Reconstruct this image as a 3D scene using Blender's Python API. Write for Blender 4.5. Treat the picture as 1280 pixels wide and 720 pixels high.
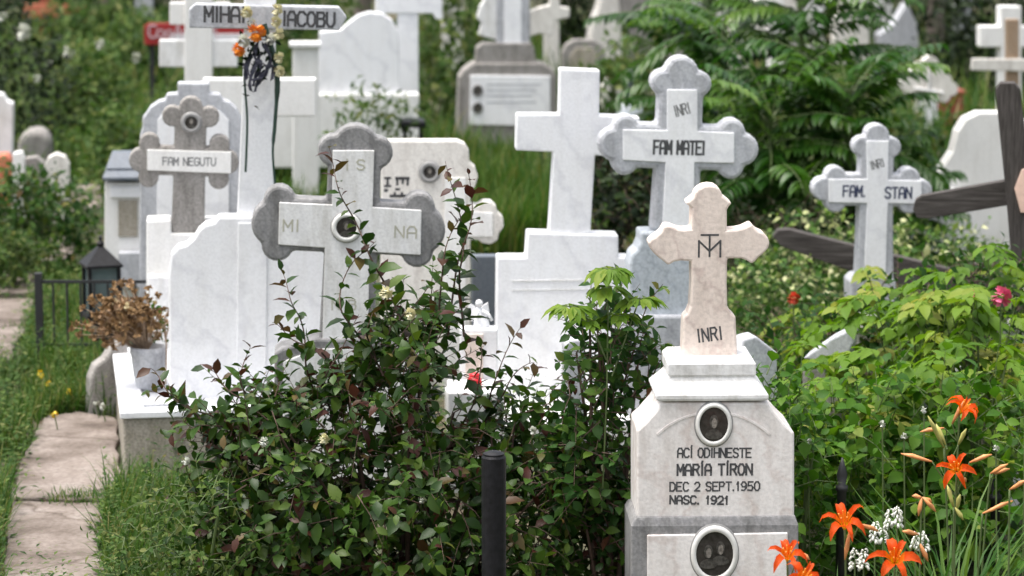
import bpy, bmesh, math, random
import numpy as np
from mathutils import Vector, Matrix
random.seed(7); rng = np.random.default_rng(7)
R = math.radians
for o in list(bpy.data.objects): bpy.data.objects.remove(o)
SC = bpy.context.scene; COL = SC.collection
# ------------------------------------------------------------------ camera, light, exposure
CH, CF, PITCH = 2.8, 3630.0, math.atan(610 / 3630.0)          # camera height, focal length in px of a 1280 px wide picture
cd = bpy.data.cameras.new('camera'); cam = bpy.data.objects.new('camera', cd); COL.objects.link(cam)
cam.location = (0, 0, CH); cam.rotation_euler = (math.pi / 2 - PITCH, 0, 0)
cd.sensor_width = 36; cd.lens = 36 * CF / 1280; cd.clip_end = 3000; cd.clip_start = .1
cd.dof.use_dof = True; cd.dof.focus_distance = 9.5; cd.dof.aperture_fstop = 3.6
SC.camera = cam
SC.render.resolution_x, SC.render.resolution_y = 1024, 576
SUN_EL, SUN_AZ = 74, -100                                    # azimuth from +Y, minus is to the left
w = bpy.data.worlds.new('World'); SC.world = w; w.use_nodes = True
nt = w.node_tree; bg = nt.nodes['Background']
sky = nt.nodes.new('ShaderNodeTexSky'); sky.sky_type = 'NISHITA'; sky.sun_disc = False
sky.sun_elevation = R(SUN_EL); sky.sun_rotation = R(SUN_AZ); sky.dust_density = 5; sky.air_density = 1.0; sky.ozone_density = .3
hs = nt.nodes.new('ShaderNodeHueSaturation'); hs.inputs['Saturation'].default_value = .38      # thin white overcast
nt.links.new(sky.outputs[0], hs.inputs['Color']); nt.links.new(hs.outputs[0], bg.inputs[0]); bg.inputs[1].default_value = .14
sd = bpy.data.lights.new('sun', 'SUN'); sd.energy = 1.5; sd.angle = R(40); sd.color = (1, .955, .88)
sun = bpy.data.objects.new('sun', sd); COL.objects.link(sun)
sv = Vector((math.sin(R(SUN_AZ)) * math.cos(R(SUN_EL)), math.cos(R(SUN_AZ)) * math.cos(R(SUN_EL)), math.sin(R(SUN_EL))))
sun.rotation_euler = sv.to_track_quat('Z', 'Y').to_euler()
SC.view_settings.view_transform = 'Standard'; SC.view_settings.look = 'None'
SC.view_settings.exposure = 1.2; SC.view_settings.gamma = 1

# ------------------------------------------------------------------ helpers
def ray(px, py):
    c, s = math.cos(PITCH), math.sin(PITCH); a = (px - 640) / CF; b = (360 - py) / CF
    return Vector((a, c + b * s, -s + b * c))
def P(px, py, Y):
    d = ray(px, py); return Vector((0, 0, CH)) + d * (Y / d.y)
def G(px, py, z=0):
    d = ray(px, py); return Vector((0, 0, CH)) + d * ((z - CH) / d.z)
def PXM(Y): return CF / Y * math.cos(PITCH)                  # rough pixels per metre at distance Y

def tag(o, label=None, cat=None, group=None, kind=None):
    if label: o['label'] = label
    if cat: o['category'] = cat
    if group: o['group'] = group
    if kind: o['kind'] = kind
    return o
def empty(name, loc, yaw=0):
    o = bpy.data.objects.new(name, None); COL.objects.link(o); o.location = loc; o.rotation_euler = (0, 0, yaw)
    o.empty_display_size = .1
    return o
def link(name, me, mat, parent=None, smooth=False, bevel=0, seg=2):
    if mat is not None:
        for m in (mat if isinstance(mat, (list, tuple)) else [mat]): me.materials.append(m)
    if smooth: me.polygons.foreach_set('use_smooth', [True] * len(me.polygons))
    o = bpy.data.objects.new(name, me); COL.objects.link(o)
    if parent: o.parent = parent
    if bevel:
        b = o.modifiers.new('bevel', 'BEVEL'); b.width = bevel; b.segments = seg; b.limit_method = 'ANGLE'; b.angle_limit = R(35)
    return o
def bmlink(name, bm, mat, parent=None, **k):
    bmesh.ops.recalc_face_normals(bm, faces=bm.faces)
    me = bpy.data.meshes.new(name); bm.to_mesh(me); bm.free(); return link(name, me, mat, parent, **k)

class Site:
    """a stone's place: a front plane through the point of the ground line px at distance Y, turned by yaw"""
    def __init__(s, name, px, Y, yaw=6, z0=0, label=None, cat='gravestone', group=None):
        s.Y = Y; s.yaw = R(yaw); s.A = P(px, 360, Y); s.A.z = z0
        s.e = Vector((math.cos(s.yaw), math.sin(s.yaw), 0)); s.n = Vector((-math.sin(s.yaw), math.cos(s.yaw), 0))
        s.root = empty(name, s.A, s.yaw); tag(s.root, label, cat, group); s.z0 = z0
    def uv(s, px, py, dy=0):
        d = ray(px, py); o = Vector((0, 0, CH)); a = s.A + s.n * dy
        t = (a - o).dot(s.n) / d.dot(s.n); q = o + d * t - a
        return (q.dot(s.e), q.z)
    def poly(s, pts, dy=0): return [s.uv(x, y, dy) for x, y in pts]
    def prism(s, name, pts, y0, y1, mat, bevel=.006, parent=None, px=True):
        q = s.poly(pts, y0) if px else pts
        q = [(u, max(z, -.05)) for u, z in q]
        bm = bmesh.new(); add_prism(bm, q, y0, y1)
        return bmlink(name, bm, mat, parent or s.root, bevel=bevel)
    def rings(s, name, rows, yc, mat, bevel=.004, parent=None):
        """stacked rectangular rings: rows of (x0, x1, py, half_depth)"""
        bm = bmesh.new(); prev = None
        for x0, x1, py, hd in rows:
            u0, z = s.uv(x0, py, yc - hd); u1, _ = s.uv(x1, py, yc - hd); z = max(z, -.05)
            r = [bm.verts.new((u0, yc - hd, z)), bm.verts.new((u1, yc - hd, z)), bm.verts.new((u1, yc + hd, z)), bm.verts.new((u0, yc + hd, z))]
            if prev:
                for i in range(4): bm.faces.new((prev[i], prev[(i + 1) % 4], r[(i + 1) % 4], r[i]))
            else: bm.faces.new(r)
            prev = r
        bm.faces.new(prev)
        return bmlink(name, bm, mat, parent or s.root, bevel=bevel)

def add_prism(bm, q, y0, y1):
    a = [bm.verts.new((u, y0, z)) for u, z in q]; b = [bm.verts.new((u, y1, z)) for u, z in q]
    n = len(q); bm.faces.new(a); bm.faces.new(b)
    for i in range(n): bm.faces.new((a[i], a[(i + 1) % n], b[(i + 1) % n], b[i]))
def add_box(bm, x0, x1, y0, y1, z0, z1):
    add_prism(bm, [(x0, z0), (x1, z0), (x1, z1), (x0, z1)], y0, y1)
def add_tube(bm, pts, r, n=8, caps=True):
    pts = [Vector(p) for p in pts]; rr = r if isinstance(r, (list, tuple)) else [r] * len(pts); prev = None
    for i, p in enumerate(pts):
        d = (pts[min(i + 1, len(pts) - 1)] - pts[max(i - 1, 0)]).normalized()
        a = d.cross(Vector((0.13, .97, .2))).normalized(); b = d.cross(a)
        ring = [bm.verts.new(p + (a * math.cos(2 * math.pi * k / n) + b * math.sin(2 * math.pi * k / n)) * rr[i]) for k in range(n)]
        if prev:
            for k in range(n): bm.faces.new((prev[k], prev[(k + 1) % n], ring[(k + 1) % n], ring[k]))
        elif caps: bm.faces.new(ring)
        prev = ring
    if caps: bm.faces.new(prev)
def add_lathe(bm, prof, c=(0, 0, 0), n=20, sy=1.0):
    prev = None
    for r, z in prof:
        ring = [bm.verts.new((c[0] + r * math.cos(2 * math.pi * k / n), c[1] + sy * r * math.sin(2 * math.pi * k / n), c[2] + z)) for k in range(n)]
        if prev:
            for k in range(n): bm.faces.new((prev[k], prev[(k + 1) % n], ring[(k + 1) % n], ring[k]))
        else: bm.faces.new(ring)
        prev = ring
    bm.faces.new(prev)

# arcs and crosses in pixels (y down)
def arc(cx, cy, r, a0, a1, n=7, ry=None):
    ry = ry or r
    return [(cx + r * math.cos(R(a0 + (a1 - a0) * i / n)), cy - ry * math.sin(R(a0 + (a1 - a0) * i / n))) for i in range(n + 1)]
def lobe_end(L, w, off, s, r1, r2):
    """outline of a three lobed arm end along +x from (.., w) round to (.., -w), y up"""
    a = L - off; b = L - r2
    x0 = a - math.sqrt(max(r1 * r1 - (w - s) ** 2, 0)); t0 = math.atan2(w - s, x0 - a) % (2 * math.pi)
    d = math.hypot(b - a, s); m = (r1 * r1 - r2 * r2 + d * d) / (2 * d); h = math.sqrt(max(r1 * r1 - m * m, 0))
    ux, uy = (b - a) / d, -s / d
    cands = [(a + m * ux - h * uy, s + m * uy + h * ux), (a + m * ux + h * uy, s + m * uy - h * ux)]
    ix, iy = max(cands, key=lambda p: p[0] + p[1])
    t1 = math.atan2(iy - s, ix - a); f = math.atan2(iy, ix - b)
    up = []
    n = 8
    for i in range(n + 1):
        t = t0 + (t1 - t0) * i / n; up.append((a + r1 * math.cos(t), s + r1 * math.sin(t)))
    k = 4
    for i in range(1, k + 1):
        t = f * (1 - i / k); up.append((b + r2 * math.cos(t), r2 * math.sin(t)))
    return up + [(x, -y) for x, y in reversed(up[:-1])]
def lobed_cross(cx, cy, LL, LR, LT, bot, wv, wh, e, tilt=0, flare=0):
    """e = (off, s, r1, r2); returns pixel outline, clockwise from the bottom left"""
    off, s, r1, r2 = e
    pts = [(-wv - flare, -bot), (-wv, -wh)]
    left = lobe_end(LL, wh, off, s, r1, r2); pts += [(-x, -y) for x, y in left]
    pts += [(-wv, wh)]
    top = lobe_end(LT, wv, off, s - wh + wv, r1, r2); pts += [(-y, x) for x, y in top]
    pts += [(wv, wh)]
    right = lobe_end(LR, wh, off, s, r1, r2); pts += [(x, y) for x, y in right]
    pts += [(wv, -wh), (wv + flare, -bot)]
    c, sn = math.cos(R(tilt)), math.sin(R(tilt))
    return [(cx + x * c + y * sn, cy + x * sn - y * c) for x, y in pts]

# ------------------------------------------------------------------ lettering made of strokes
GL = {
 'A': [[(0,0),(0,.7),(.25,1),(.75,1),(1,.7),(1,0)],[(0,.42),(1,.42)]], 'a': [[(0,0),(.5,1),(1,0)],[(.2,.35),(.8,.35)]],
 'B': [[(0,0),(0,1),(.8,1),(.95,.8),(.8,.55),(0,.55)],[(.8,.55),(1,.35),(.85,0),(0,0)]],
 'C': [[(1,.85),(.75,1),(.25,1),(0,.75),(0,.25),(.25,0),(.75,0),(1,.15)]],
 'D': [[(0,0),(0,1),(.6,1),(1,.75),(1,.25),(.6,0),(0,0)]], 'E': [[(1,1),(0,1),(0,0),(1,0)],[(0,.52),(.8,.52)]],
 'F': [[(1,1),(0,1),(0,0)],[(0,.52),(.75,.52)]], 'G': [[(1,.85),(.75,1),(.25,1),(0,.75),(0,.25),(.25,0),(.75,0),(1,.2),(1,.48),(.6,.48)]],
 'H': [[(0,0),(0,1)],[(1,0),(1,1)],[(0,.5),(1,.5)]], 'I': [[(.5,0),(.5,1)]],
 'M': [[(0,0),(0,1),(.5,.35),(1,1),(1,0)]], 'N': [[(0,0),(0,1),(1,0),(1,1)]],
 'O': [[(.3,0),(0,.25),(0,.75),(.3,1),(.7,1),(1,.75),(1,.25),(.7,0),(.3,0)]],
 'P': [[(0,0),(0,1),(.75,1),(1,.8),(.75,.5),(0,.5)]], 'R': [[(0,0),(0,1),(.75,1),(1,.8),(.75,.52),(0,.52)],[(.5,.52),(1,0)]],
 'S': [[(1,.85),(.75,1),(.25,1),(0,.8),(.15,.58),(.85,.42),(1,.2),(.75,0),(.25,0),(0,.15)]],
 'T': [[(0,1),(1,1)],[(.5,1),(.5,0)]], 'U': [[(0,1),(0,.25),(.3,0),(.7,0),(1,.25),(1,1)]],
 '0': [[(.3,0),(0,.25),(0,.75),(.3,1),(.7,1),(1,.75),(1,.25),(.7,0),(.3,0)]], '1': [[(.2,.75),(.55,1),(.55,0)]],
 '2': [[(0,.8),(.3,1),(.75,1),(1,.75),(.9,.5),(0,0),(1,0)]], '5': [[(1,1),(.1,1),(.05,.55),(.7,.6),(1,.35),(.8,0),(0,.05)]],
 '9': [[(1,.6),(.7,.42),(.25,.45),(0,.72),(.3,1),(.7,1),(1,.75),(1,.3),(.6,0),(.1,.05)]],
 '.': [[(.3,0),(.3,.07)]], '-': [[(.1,.5),(.9,.5)]],
 'i': [[(.3,0),(.3,.6)]], 'o': [[(.2,0),(0,.15),(0,.45),(.25,.6),(.65,.6),(.85,.45),(.85,.15),(.6,0),(.2,0)]],
 'l': [[(.2,.1),(.2,.6),(.5,1),(.6,.8),(.2,.3),(.5,0)]], 'c': [[(.85,.5),(.5,.6),(.1,.5),(0,.25),(.25,0),(.85,.1)]],
}
GL['k'] = [[(0,1),(0,0)]]
NARROW = {'I': .35, '.': .35, '1': .65, 'i': .35, '-': .6, 'l': .55}
def stroke_text(bm, s, ox, oz, w, h, th, y, gap=.35, rot=0, acc=()):
    """letters in the local x,z plane; w,h = letter box; the row is centred on ox"""
    adv = [w * NARROW.get(ch, 1) if ch != ' ' else w * .6 for ch in s]
    tot = sum(adv) + gap * w * (len(s) - 1); x = -tot / 2; k = 0
    c, sn = math.cos(rot), math.sin(rot)
    def T(px, pz): return (ox + px * c - pz * sn, oz + px * sn + pz * c)
    for i, ch in enumerate(s):
        segs = [list(q) for q in GL.get(ch, [])]
        if i in acc: segs.append([(.4, 1.14), (.62, 1.3)])
        for st in segs:
            if ch == 'I': st = [(.5 if p[0] == .5 else p[0], p[1]) for p in st]
            pts = [T(x + p[0] * adv[i], (p[1] - .5) * h) for p in st]
            for a, b in zip(pts, pts[1:]):
                dx, dz = b[0] - a[0], b[1] - a[1]; L = math.hypot(dx, dz) or 1e-6
                ex, ez = dx / L * th * .42, dz / L * th * .42; nx, nz = -dz / L * th / 2, dx / L * th / 2
                q = [(a[0] - ex - nx, a[1] - ez - nz), (b[0] + ex - nx, b[1] + ez - nz), (b[0] + ex + nx, b[1] + ez + nz), (a[0] - ex + nx, a[1] - ez + nz)]
                k += 1; add_prism(bm, q, y - .0006 - .00007 * (k % 9), y + .002)
        x += adv[i] + gap * w
def text_on(site, lines, y, mat, parent=None, name='inscription'):
    """lines: (string, centre px, centre py, letter w px, letter h px, stroke px, rot deg[, gap, accents]); one mesh a line"""
    for l in lines:
        bm = bmesh.new()
        s, px, py, lw, lh, th, rot = l[:7]; gap = l[7] if len(l) > 7 else .35; acc = l[8] if len(l) > 8 else ()
        u, z = site.uv(px, py, y); m = 1 / PXM(site.Y)
        stroke_text(bm, s, u, z, lw * m, lh * m, th * m, y, gap, R(rot), acc)
        bmlink(name, bm, mat, parent or site.root)

# ------------------------------------------------------------------ materials
def newmat(name):
    m = bpy.data.materials.new(name); m.use_nodes = True; nt = m.node_tree
    return m, nt, nt.nodes['Principled BSDF'], nt.nodes, nt.links
def ramp(nodes, stops, interp='LINEAR'):
    r = nodes.new('ShaderNodeValToRGB'); cr = r.color_ramp; cr.interpolation = interp
    while len(cr.elements) < len(stops): cr.elements.new(.5)
    for e, (p, c) in zip(cr.elements, stops): e.position = p; e.color = (*c, 1)
    return r
def flat(name, col, rough=.6, metal=0, spec=.5, bump=0, var=.12, scale=30):
    m, nt, b, N, L = newmat(name)
    tc = N.new('ShaderNodeTexCoord'); no = N.new('ShaderNodeTexNoise'); no.inputs['Scale'].default_value = scale; no.inputs['Detail'].default_value = 4
    L.new(tc.outputs['Object'], no.inputs['Vector'])
    lo = tuple(c * (1 - var) for c in col); hi = tuple(min(1, c * (1 + var)) for c in col)
    r = ramp(N, [(.3, lo), (.7, hi)]); L.new(no.outputs[0], r.inputs[0]); L.new(r.outputs[0], b.inputs['Base Color'])
    b.inputs['Roughness'].default_value = rough; b.inputs['Metallic'].default_value = metal; b.inputs['Specular IOR Level'].default_value = spec
    if bump:
        bp = N.new('ShaderNodeBump'); bp.inputs['Strength'].default_value = bump; bp.inputs['Distance'].default_value = .01
        L.new(no.outputs[0], bp.inputs['Height']); L.new(bp.outputs[0], b.inputs['Normal'])
    return m
def stone(name, base, vein, stain, veins=.35, stains=.5, vscale=3.5, rough=.5, grain=.25, rot=(0, .6, 0), bump=.25):
    """veined, rain streaked and speckled stone"""
    m, nt, b, N, L = newmat(name)
    tc = N.new('ShaderNodeTexCoord'); oi = N.new('ShaderNodeObjectInfo')
    mp = N.new('ShaderNodeMapping'); mp.inputs['Rotation'].default_value = rot; L.new(tc.outputs['Object'], mp.inputs[0])
    ad = N.new('ShaderNodeVectorMath'); ad.operation = 'ADD'; L.new(mp.outputs[0], ad.inputs[0])
    sc = N.new('ShaderNodeVectorMath'); sc.operation = 'SCALE'; sc.inputs[0].default_value = (7, 3, 5); L.new(oi.outputs['Random'], sc.inputs['Scale']); L.new(sc.outputs[0], ad.inputs[1])
    wv = N.new('ShaderNodeTexWave'); wv.inputs['Scale'].default_value = vscale; wv.inputs['Distortion'].default_value = 14; wv.inputs['Detail'].default_value = 4; wv.inputs['Detail Scale'].default_value = 1.3; wv.inputs['Detail Roughness'].default_value = .65
    L.new(ad.outputs[0], wv.inputs['Vector'])
    vr = ramp(N, [(0, (1, 1, 1)), (.10, (.4, .4, .4)), (.35, (0, 0, 0))]); L.new(wv.outputs[1], vr.inputs[0])
    n1 = N.new('ShaderNodeTexNoise'); n1.inputs['Scale'].default_value = 4; n1.inputs['Detail'].default_value = 6; L.new(ad.outputs[0], n1.inputs['Vector'])
    mm = N.new('ShaderNodeMath'); mm.operation = 'MULTIPLY'; L.new(vr.outputs[0], mm.inputs[0]); L.new(n1.outputs[0], mm.inputs[1])
    m2 = N.new('ShaderNodeMath'); m2.operation = 'MULTIPLY'; m2.inputs[1].default_value = veins * 1.6; L.new(mm.outputs[0], m2.inputs[0])
    x1 = N.new('ShaderNodeMixRGB'); x1.inputs[1].default_value = (*base, 1); x1.inputs[2].default_value = (*vein, 1); L.new(m2.outputs[0], x1.inputs[0])
    # rain streaks and blotches
    mp2 = N.new('ShaderNodeMapping'); mp2.inputs['Scale'].default_value = (9, 9, 2.2); L.new(tc.outputs['Object'], mp2.inputs[0])
    n2 = N.new('ShaderNodeTexNoise'); n2.inputs['Scale'].default_value = 1.6; n2.inputs['Detail'].default_value = 8; n2.inputs['Roughness'].default_value = .65; L.new(mp2.outputs[0], n2.inputs['Vector'])
    r2 = ramp(N, [(.46, (0, 0, 0)), (.74, (1, 1, 1))]); L.new(n2.outputs[0], r2.inputs[0])
    m3 = N.new('ShaderNodeMath'); m3.operation = 'MULTIPLY'; m3.inputs[1].default_value = stains; L.new(r2.outputs[0], m3.inputs[0])
    x2 = N.new('ShaderNodeMixRGB'); x2.inputs[2].default_value = (*stain, 1); L.new(x1.outputs[0], x2.inputs[1]); L.new(m3.outputs[0], x2.inputs[0])
    n3 = N.new('ShaderNodeTexNoise'); n3.inputs['Scale'].default_value = 90; n3.inputs['Detail'].default_value = 5; L.new(tc.outputs['Object'], n3.inputs['Vector'])
    r3 = ramp(N, [(.35, (1 - grain,) * 3), (.62, (1, 1, 1))]); L.new(n3.outputs[0], r3.inputs[0])
    x3 = N.new('ShaderNodeMixRGB'); x3.blend_type = 'MULTIPLY'; x3.inputs[0].default_value = 1; L.new(x2.outputs[0], x3.inputs[1]); L.new(r3.outputs[0], x3.inputs[2])
    L.new(x3.outputs[0], b.inputs['Base Color']); b.inputs['Roughness'].default_value = rough; b.inputs['Specular IOR Level'].default_value = .35
    bp = N.new('ShaderNodeBump'); bp.inputs['Strength'].default_value = bump; bp.inputs['Distance'].default_value = .004
    L.new(n3.outputs[0], bp.inputs['Height']); L.new(bp.outputs[0], b.inputs['Normal'])
    return m
def leafmat(name, stops, rough=.45, trans=.25, spec=.2, tint=1.0):
    """colour of each leaf from its own random value; light passes through thin leaves"""
    m, nt, b, N, L = newmat(name)
    at = N.new('ShaderNodeAttribute'); at.attribute_name = 'rnd'
    stops = [(p_, (c_[0] * 1.04, c_[1], c_[2] * .8)) for p_, c_ in stops]; r = ramp(N, stops); L.new(at.outputs['Fac'], r.inputs[0]); L.new(r.outputs[0], b.inputs['Base Color'])
    b.inputs['Roughness'].default_value = rough; b.inputs['Specular IOR Level'].default_value = spec * .6
    tr = N.new('ShaderNodeBsdfTranslucent'); hs = N.new('ShaderNodeHueSaturation'); hs.inputs['Value'].default_value = 1.5; hs.inputs['Saturation'].default_value = 1.1
    L.new(r.outputs[0], hs.inputs['Color']); L.new(hs.outputs[0], tr.inputs[0])
    mx = N.new('ShaderNodeMixShader'); mx.inputs[0].default_value = trans
    L.new(b.outputs[0], mx.inputs[1]); L.new(tr.outputs[0], mx.inputs[2]); L.new(mx.outputs[0], N['Material Output'].inputs[0])
    return m

M = {}
M['white'] = stone('white_marble', (.87, .872, .89), (.56, .56, .61), (.62, .60, .57), .36, .28, 1.4, .45, .08)
M['white2'] = stone('white_weathered_marble', (.82, .815, .81), (.57, .57, .58), (.40, .38, .33), .3, .65, 2, .5, .12)
M['whitepaint'] = stone('whitewash', (.82, .81, .79), (.7, .7, .68), (.6, .58, .54), .2, .5, 3, .7, .1)
M['cream'] = stone('cream_marble', (.76, .73, .68), (.5, .46, .42), (.42, .38, .34), .45, .55, 4, .5, .15)
M['pink'] = stone('pinkish_marble', (.80, .69, .62), (.48, .36, .33), (.48, .40, .34), .45, .5, 3, .5, .14)
M['tomb'] = stone('pale_rose_marble', (.84, .80, .775), (.60, .50, .46), (.44, .38, .33), .55, .5, 2.2, .5, .12)
M['grey'] = stone('grey_marble', (.29, .285, .285), (.19, .19, .20), (.07, .07, .065), .6, .9, 6, .55, .25)
M['lgrey'] = stone('light_grey_marble', (.53, .54, .57), (.36, .37, .41), (.22, .22, .23), .6, .6, 5, .5, .2)
M['bluegrey'] = stone('blue_grey_marble', (.50, .54, .58), (.33, .37, .42), (.36, .38, .39), .7, .4, 5, .5, .2)
M['concrete'] = stone('weathered_concrete', (.34, .32, .30), (.24, .23, .21), (.11, .10, .085), .3, .85, 4, .85, .35, bump=.6)
M['concrete2'] = stone('mossy_concrete', (.42, .38, .32), (.3, .28, .2), (.19, .17, .11), .4, .8, 4, .9, .35, bump=.6)
M['slate'] = stone('dark_slate', (.13, .15, .18), (.08, .09, .11), (.2, .21, .22), .3, .4, 4, .5, .2)
M['wood'] = stone('grey_old_wood', (.09, .08, .074), (.035, .03, .028), (.19, .175, .16), .8, .5, 14, .8, .35, rot=(0, 1.4, 0), bump=.5)
M['wood2'] = stone('weathered_brown_wood', (.38, .27, .18), (.2, .13, .09), (.42, .36, .3), .6, .4, 12, .8, .3, bump=.5)
M['black'] = flat('black_paint', (.009, .009, .011), .5, spec=.25, var=.5, scale=50)
M['iron'] = flat('dull_iron', (.02, .02, .022), .55)
M['ink'] = flat('letter_paint', (.06, .06, .063), .7, var=.6, scale=120)
M['gold'] = flat('faded_letters', (.42, .41, .33), .6)
M['greyink'] = flat('faded_grey_letters', (.17, .17, .17), .7)
M['photo'] = flat('enamel_photo', (.035, .03, .028), .2, var=.4, scale=60)
M['photo2'] = flat('enamel_photo_face', (.20, .18, .16), .25, var=.5, scale=90); M['photo3'] = flat('enamel_photo_coat', (.065, .06, .055), .25, var=.5, scale=90)
M['rim'] = flat('enamel_rim', (.72, .71, .68), .3, var=.05)
M['rimgrey'] = flat('grey_rim', (.28, .275, .27), .5)
M['red'] = flat('red_candle', (.62, .012, .02), .3, var=.05)
M['redsign'] = flat('red_sign', (.33, .02, .02), .45)
M['signwhite'] = flat('sign_white', (.7, .68, .7), .5)
M['rust'] = flat('rust_red', (.30, .075, .045), .7, var=.3)
M['orange'] = flat('orange_paint', (.55, .16, .09), .6)
M['peach'] = flat('peach_enamel', (.75, .52, .42), .5)
M['glass'] = flat('lamp_glass', (.10, .14, .14), .15)
def timber(name, sc):
    m, nt, b, N, L = newmat(name); tc = N.new('ShaderNodeTexCoord'); mp = N.new('ShaderNodeMapping'); mp.inputs['Scale'].default_value = sc; L.new(tc.outputs['Object'], mp.inputs[0])
    n = N.new('ShaderNodeTexNoise'); n.inputs['Scale'].default_value = 1; n.inputs['Detail'].default_value = 9; n.inputs['Roughness'].default_value = .7; n.inputs['Distortion'].default_value = .3; L.new(mp.outputs[0], n.inputs['Vector'])
    r = ramp(N, [(.32, (.018, .014, .012)), (.46, (.045, .038, .034)), (.6, (.08, .07, .065)), (.75, (.16, .145, .135))]); L.new(n.outputs[0], r.inputs[0]); L.new(r.outputs[0], b.inputs['Base Color']); b.inputs['Roughness'].default_value = .85
    bp = N.new('ShaderNodeBump'); bp.inputs['Strength'].default_value = .9; bp.inputs['Distance'].default_value = .006; L.new(n.outputs[0], bp.inputs['Height']); L.new(bp.outputs[0], b.inputs['Normal'])
    return m
M['timber_post'] = timber('old_timber_upright', (80, 80, 5)); M['timber_beam'] = timber('old_timber_lying', (5, 80, 80))
M['bark'] = stone('bark', (.16, .13, .11), (.06, .05, .04), (.22, .2, .17), .7, .4, 12, .9, .4, bump=.6)
M['stem'] = flat('green_stem', (.09, .13, .04), .6)
M['twig'] = flat('twig', (.085, .05, .035), .7, var=.3)
M['dark'] = flat('dark_ribbon', (.03, .03, .05), .5)
M['white_petal'] = flat('white_petal', (.68, .69, .62), .5, var=.05)
M['cream_petal'] = flat('cream_petal', (.72, .68, .45), .5)
M['orange_petal'] = flat('orange_petal', (.85, .30, .03), .5)
M['pink_petal'] = flat('pink_petal', (.68, .12, .24), .5)
M['red_petal'] = flat('red_petal', (.6, .07, .03), .5)
M['yellow_petal'] = flat('yellow_petal', (.8, .6, .03), .5)
# ------------------------------------------------------------------ the ground and the paths
def ground():
    m, nt, b, N, L = newmat('soil'); tc = N.new('ShaderNodeTexCoord')
    n = N.new('ShaderNodeTexNoise'); n.inputs['Scale'].default_value = 2.2; n.inputs['Detail'].default_value = 9; L.new(tc.outputs['Object'], n.inputs['Vector'])
    r = ramp(N, [(.3, (.035, .045, .018)), (.5, (.06, .06, .03)), (.68, (.12, .09, .06))]); L.new(n.outputs[0], r.inputs[0]); L.new(r.outputs[0], b.inputs['Base Color'])
    b.inputs['Roughness'].default_value = .95
    bm = bmesh.new()
    xs = [-900, -60, -12, -6, 0, 6, 12, 60, 900]; ys = [-200, 0, 6, 12, 20, 30, 45, 100, 1500]
    g = [[bm.verts.new((x, y, 0)) for x in xs] for y in ys]
    for j in range(len(ys) - 1):
        for i in range(len(xs) - 1): bm.faces.new((g[j][i], g[j][i + 1], g[j + 1][i + 1], g[j + 1][i]))
    o = bmlink('ground', bm, m); tag(o, kind='structure')
ground()
def pathmat():
    m, nt, b, N, L = newmat('path_stone'); tc = N.new('ShaderNodeTexCoord')
    n = N.new('ShaderNodeTexNoise'); n.inputs['Scale'].default_value = 3; n.inputs['Detail'].default_value = 9; n.inputs['Roughness'].default_value = .65; L.new(tc.outputs['Object'], n.inputs['Vector'])
    r = ramp(N, [(.28, (.06, .042, .032)), (.42, (.145, .115, .096)), (.58, (.25, .21, .185)), (.8, (.34, .305, .285))]); L.new(n.outputs[0], r.inputs[0])
    n2 = N.new('ShaderNodeTexNoise'); n2.inputs['Scale'].default_value = 45; n2.inputs['Detail'].default_value = 6; L.new(tc.outputs['Object'], n2.inputs['Vector'])
    r2 = ramp(N, [(.3, (.6, .57, .54)), (.6, (1, 1, 1))]); L.new(n2.outputs[0], r2.inputs[0])
    x = N.new('ShaderNodeMixRGB'); x.blend_type = 'MULTIPLY'; x.inputs[0].default_value = .8; L.new(r.outputs[0], x.inputs[1]); L.new(r2.outputs[0], x.inputs[2])
    vo = N.new('ShaderNodeTexVoronoi'); vo.feature = 'DISTANCE_TO_EDGE'; vo.inputs['Scale'].default_value = .85
    wd = N.new('ShaderNodeVectorMath'); wd.operation = 'MULTIPLY_ADD'; wd.inputs[1].default_value = (.22, .22, .22); L.new(n.outputs[1], wd.inputs[0]); L.new(tc.outputs['Object'], wd.inputs[2]); L.new(wd.outputs[0], vo.inputs['Vector'])
    cr = ramp(N, [(0, (.35, .31, .28)), (.004, (.6, .56, .52)), (.012, (1, 1, 1))]); L.new(vo.outputs['Distance'], cr.inputs[0])
    xc = N.new('ShaderNodeMixRGB'); xc.blend_type = 'MULTIPLY'; xc.inputs[0].default_value = .8; L.new(x.outputs[0], xc.inputs[1]); L.new(cr.outputs[0], xc.inputs[2]); x = xc
    L.new(x.outputs[0], b.inputs['Base Color']); b.inputs['Roughness'].default_value = .9
    bp = N.new('ShaderNodeBump'); bp.inputs['Strength'].default_value = .6; bp.inputs['Distance'].default_value = .01; L.new(n2.outputs[0], bp.inputs['Height']); L.new(bp.outputs[0], b.inputs['Normal'])
    return m
M['path'] = pathmat()
PATHS = [[(0, 760), (132, 760), (126, 690), (130, 634), (14, 632), (6, 690)], [(14, 630), (130, 632), (153, 603), (147, 560), (144, 528), (104, 520), (60, 526), (44, 545), (20, 600)],
         [(-240, 345), (46, 345), (46, 372), (-240, 376)], [(-240, 380), (44, 377), (34, 410), (-240, 415)], [(-240, 419), (32, 414), (12, 458), (-240, 465)],
         [(86, 236), (130, 236), (128, 262), (76, 272)], [(52, 300), (100, 300), (96, 330), (50, 332)]]
bm = bmesh.new()
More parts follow.
